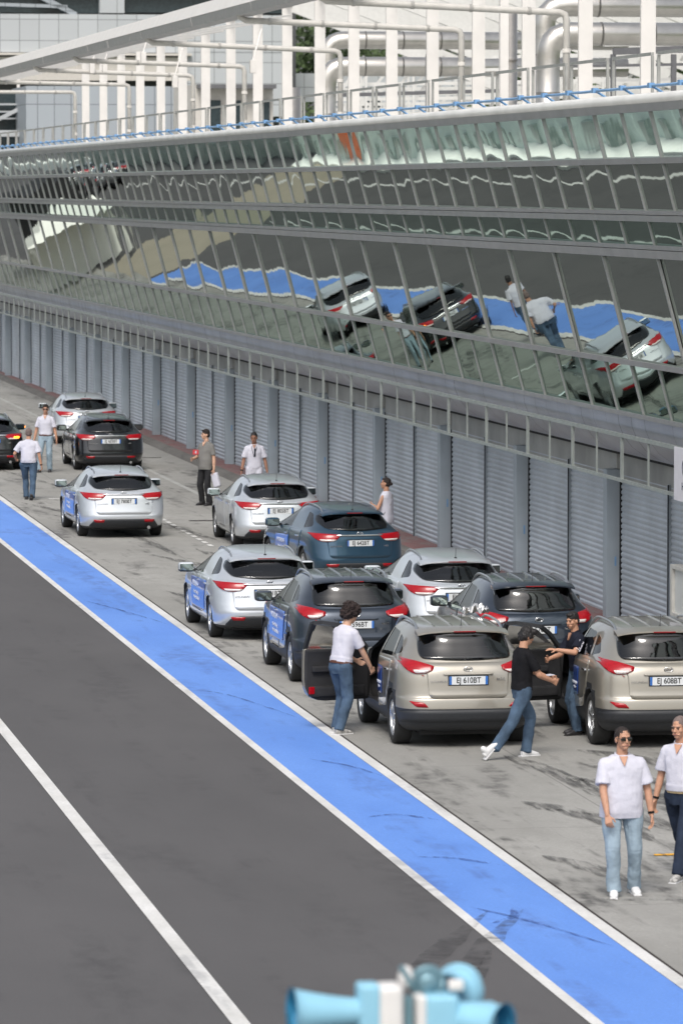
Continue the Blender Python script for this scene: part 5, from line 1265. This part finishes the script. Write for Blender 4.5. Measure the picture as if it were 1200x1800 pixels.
def thing_mesh(name, bm, m, label, cat, root, **kw):
    """a carried thing: built in the holder's frame, then left top-level"""
    bm.transform(root.matrix_basis if False else (Matrix.Translation(root.location) @ Matrix.Rotation(root.rotation_euler.z, 4, 'Z') @ Matrix.Diagonal((*root.scale, 1))))
    o = mobj(name, bm, m, None, **kw); return tag(o, label, cat)

def x_lanyard(i):
    bm = bmesh.new(); c = i['neck']; r_, f = i['rtu'], i['fwu']; e = i['sp'](.28)+f*.145
    for s in (-1, 1): tube(bm, [c+r_*.055*s, i['sp'](.50)+r_*.06*s+f*.115, i['sp'](.40)+r_*.03*s+f*.14, e], .006, 6)
    mobj('lanyard', bm, C_navy, i['root'])
# A, B: the two men walking in front
person('man in untucked white polo, pale jeans and sunglasses walking in front', (10.93, 50.3, 0), R(180-9+2), 1.81, 'tan', 'crop', H_dark, C_white, 'short', False, C_ljean, M_shoew, .0048,
       feet=(((-.15,-.10,0),0),((.09,.15,0),0)), hands=((-.33,.05,.76),(.17,.25,.86)), lean=2, head=(20,-2), hip=.915, glasses=True, width=1.16, watch=0, belly=.03, palm=(None,(-.3,-1,0)), curl=(22,38), elbow=((-.6,-.6,0),(1,-.5,0)), twist=7)
def x_shirtprint(i): pass
person('man in white polo and dark jeans with tan belt cut by the right edge', (11.86, 51.5, 0), R(180-9-28), 1.80, 'tan', 'crop', H_grey, C_white, 'short', True, C_djean, M_shoeg, .0055,
       feet=(((-.10,.34,0),0),((.11,-.42,.10),-38)), hands=((-.28,-.05,.86),(.29,.06,.84)), lean=3, head=(-8,4), width=1.08, belt=M_buck, watch=1, belly=.02, hip=.90)
# C: curly haired man at the open door
person('curly haired man in white t-shirt bending at the open beige car door', (10.40, 66.0, 0), R(-58), 1.80, 'light', 'curly', H_curl, C_white, 'short', True, C_jean, M_shoeg, .0055,
       feet=(((-.12,.06,0),0),((.12,-.10,0),0)), hands=((-.10,.36,.98),(.22,.42,.80)), lean=11, head=(-6,26), width=1.03, belt=M_belt, hip=.92, collar=False, curl=(30,30), elbow=((-.4,-.6,-.6),(.6,-.6,-.3)))
# D: man in black t-shirt striding right
person('man in black t-shirt and jeans striding past the beige cars', (12.30, 62.8, 0), R(-72), 1.78, 'tan', 'mid', H_blk, C_black, 'short', True, C_jean, M_shoew, .0055,
       feet=(((-.09,.14,0),0),((.10,-.52,.10),-48)), hands=((-.02,.42,1.04),(.16,.38,1.02)), lean=2, head=(0,22), width=.98, hip=.895, collar=False, curl=(40,35), elbow=((-.6,-.8,-.3),(.5,-.9,-.3)),
       extra=lambda i: thing_mesh('paper', (lambda b: (bevelbox(b, -.03, .10, .455, .56, 1.035, 1.043, .002, Matrix.Rotation(R(6), 4, 'X')), b)[1])(bmesh.new()), C_white, 'small white paper in the hand of the man in black t-shirt', 'paper', i['root']))
# E: man in black polo at the door of the right car
def x_dept(i):
    s_, e, wr, sx = i['arms'][0]; n = Vector((-.966,.26,.0)).normalized(); u = (e-s_).normalized(); bm = bmesh.new()
    up = n.cross(u).normalized(); c = s_+u*.13+n*.082
    M = Matrix(((u.x,up.x,n.x,c.x),(u.y,up.y,n.y,c.y),(u.z,up.z,n.z,c.z),(0,0,0,1))); add_text(bm, 'DEPT', .105, M, .85); mobj('lettering', bm, C_white, i['root'])
person('man in black polo lettered DEPT beside the right beige car', (13.62, 65.4, 0), R(105), 1.71, 'tan', 'short', H_blk, C_navy, 'short', True, C_jean, M_shoed, .0055,
       feet=(((-.12,.12,0),0),((.13,.0,0),0)), hands=((-.26,.50,1.26),(.10,.44,1.10)), lean=8, head=(20,10), width=1.05, hip=.92, elbow=((-.8,-.5,-.8),(.6,-.6,-.6)), curl=(12,35), palm=((.3,1,0),None), extra=x_dept)
# F: woman by the shutters
def x_strap(i):
    bm = bmesh.new(); r_, f = i['rtu'], i['fwu']; tube(bm, [i['sp'](.54)+r_*.10, i['sp'](.50)+r_*.08-f*.10, i['sp'](.30)-f*.13-r_*.06, i['sp'](.10)-r_*.17-f*.03], .009, 6)
    tube(bm, [i['sp'](.54)+r_*.10, i['sp'](.48)+r_*.10+f*.11, i['sp'](.28)+f*.135-r_*.06, i['sp'](.10)-r_*.17+f*.03], .009, 6); mobj('bag_strap', bm, C_grey, i['root'])
person('woman in white tank top with dark hair in a bun', (16.12, 96.4, 0), R(52), 1.70, 'tan', 'bun', H_dark, C_white, 'none', False, C_white, M_shoew, .006,
       hands=((-.12,.28,1.22),(.27,.06,.86)), width=.86, head=(18,-4), collar=False, elbow=((-.7,-.5,-.8),None), extra=x_strap)
# G, H
person('man in grey striped polo and charcoal trousers looking left', (14.83, 114.5, 0), R(180-9-36), 1.80, 'light', 'short', H_dark, C_grey, 'short', False, C_char, M_shoed, .006,
       feet=(((-.13,.05,0),0),((.12,.0,0),0)), hands=((-.27,.04,.86),(.20,.26,1.10)), head=(-32,0), width=.98, lean=-2, belly=.02,
       extra=lambda i: thing_mesh('bag', (lambda b: (bevelbox(b, -.10, .08, -.04, .05, -.34, .0, .035, Matrix.Translation(Vector(i['arms'][0][2])-Vector((0,0,.10))) @ Matrix.Rotation(R(18), 4, 'Y'), seg=3), b)[1])(bmesh.new()), C_white, 'crumpled white bag hanging from the hand of the man in grey polo', 'bag', i['root'], smooth=True))
def x_badge(i):
    bm = bmesh.new(); r_, f = i['rtu'], i['fwu']; c = i['sp'](.40)+f*.13-r_*.02
    bevelbox(bm, -.018, .018, -.006, .006, -.11, .08, .003, Matrix.Translation(c)); mobj('placket', bm, C_navy, i['root']); x_lanyard(i)
person('man all in white with dark collar behind a silver car', (15.80, 113.2, 0), R(180-9), 1.80, 'brown', 'crop', H_blk, C_white, 'short', True, C_white, M_shoew, .006,
       hands=((-.31,.06,.84),(.30,.08,.84)), head=(-8,14), width=1.06, watch=1, extra=x_badge, feet=(((-.10,.12,0),0),((.12,-.08,0),0)))
# I, J on the left
person('man in white shirt and pale jeans facing us between black cars', (12.40, 128.6, 0), R(180-9-6), 1.80, 'tan', 'short', H_dark, C_white, 'short', True, C_ljean, M_shoed, .006,
       hands=((-.30,.02,.84),(.30,.03,.84)), head=(6,0), glasses=True, width=1.02, belt=M_belt, feet=(((-.10,-.05,0),0),((.16,.12,0),0)))
person('grey haired man in white polo walking away at the left edge', (10.90, 117.3, 0), R(-14), 1.74, 'tan', 'crop', H_grey, C_white, 'short', True, C_jean, M_shoed, .006,
       hands=((-.36,.20,1.02),(.32,-.02,.84)), width=1.18, belly=.05, feet=(((-.08,.10,0),0),((.12,-.28,.06),-40)), hip=.91, curl=(30,45), watch=1)
person('man in white shirt seen only mirrored in the glass', (10.30, 122.6, 0), R(-10), 1.80, 'brown', 'crop', H_blk, C_white, 'short', True, C_jean, M_shoed, .008,
       feet=(((-.10,.25,0),0),((.11,-.25,.05),-30)), hip=.90)
bm = bmesh.new(); bevelbox(bm, -.07, .07, -.004, .004, -.05, .06, .004); box(bm, -.015, .02, -.007, -.0045, -.02, .035, mi=1)
o = mobj('event_pass', bm, [mat('red plastic card', (.55,.05,.06), .5), C_white], None, loc=(14.55, 114.2, 1.27)); tag(o, 'red pass with white mark held out by the man in grey polo', 'pass')
# crumpled clear sheet on the beige car's roof
bm = bmesh.new(); bmesh.ops.create_grid(bm, x_segments=14, y_segments=14, size=.17)
for v in bm.verts: v.co.z += .05+.11*noise.noise(v.co*13)+.05*noise.noise(v.co*31+Vector((3,3,3))); v.co.z = max(v.co.z, .0)
o = mobj('plastic_sheet', bm, mat('crumpled silvery plastic', (.50,.50,.50), .18, metal=.6), None, loc=(12.33, 66.3, 1.605)); tag(o, 'crumpled silvery plastic sheet on the roof of the beige car with plate EJ 610BT', 'sheet')
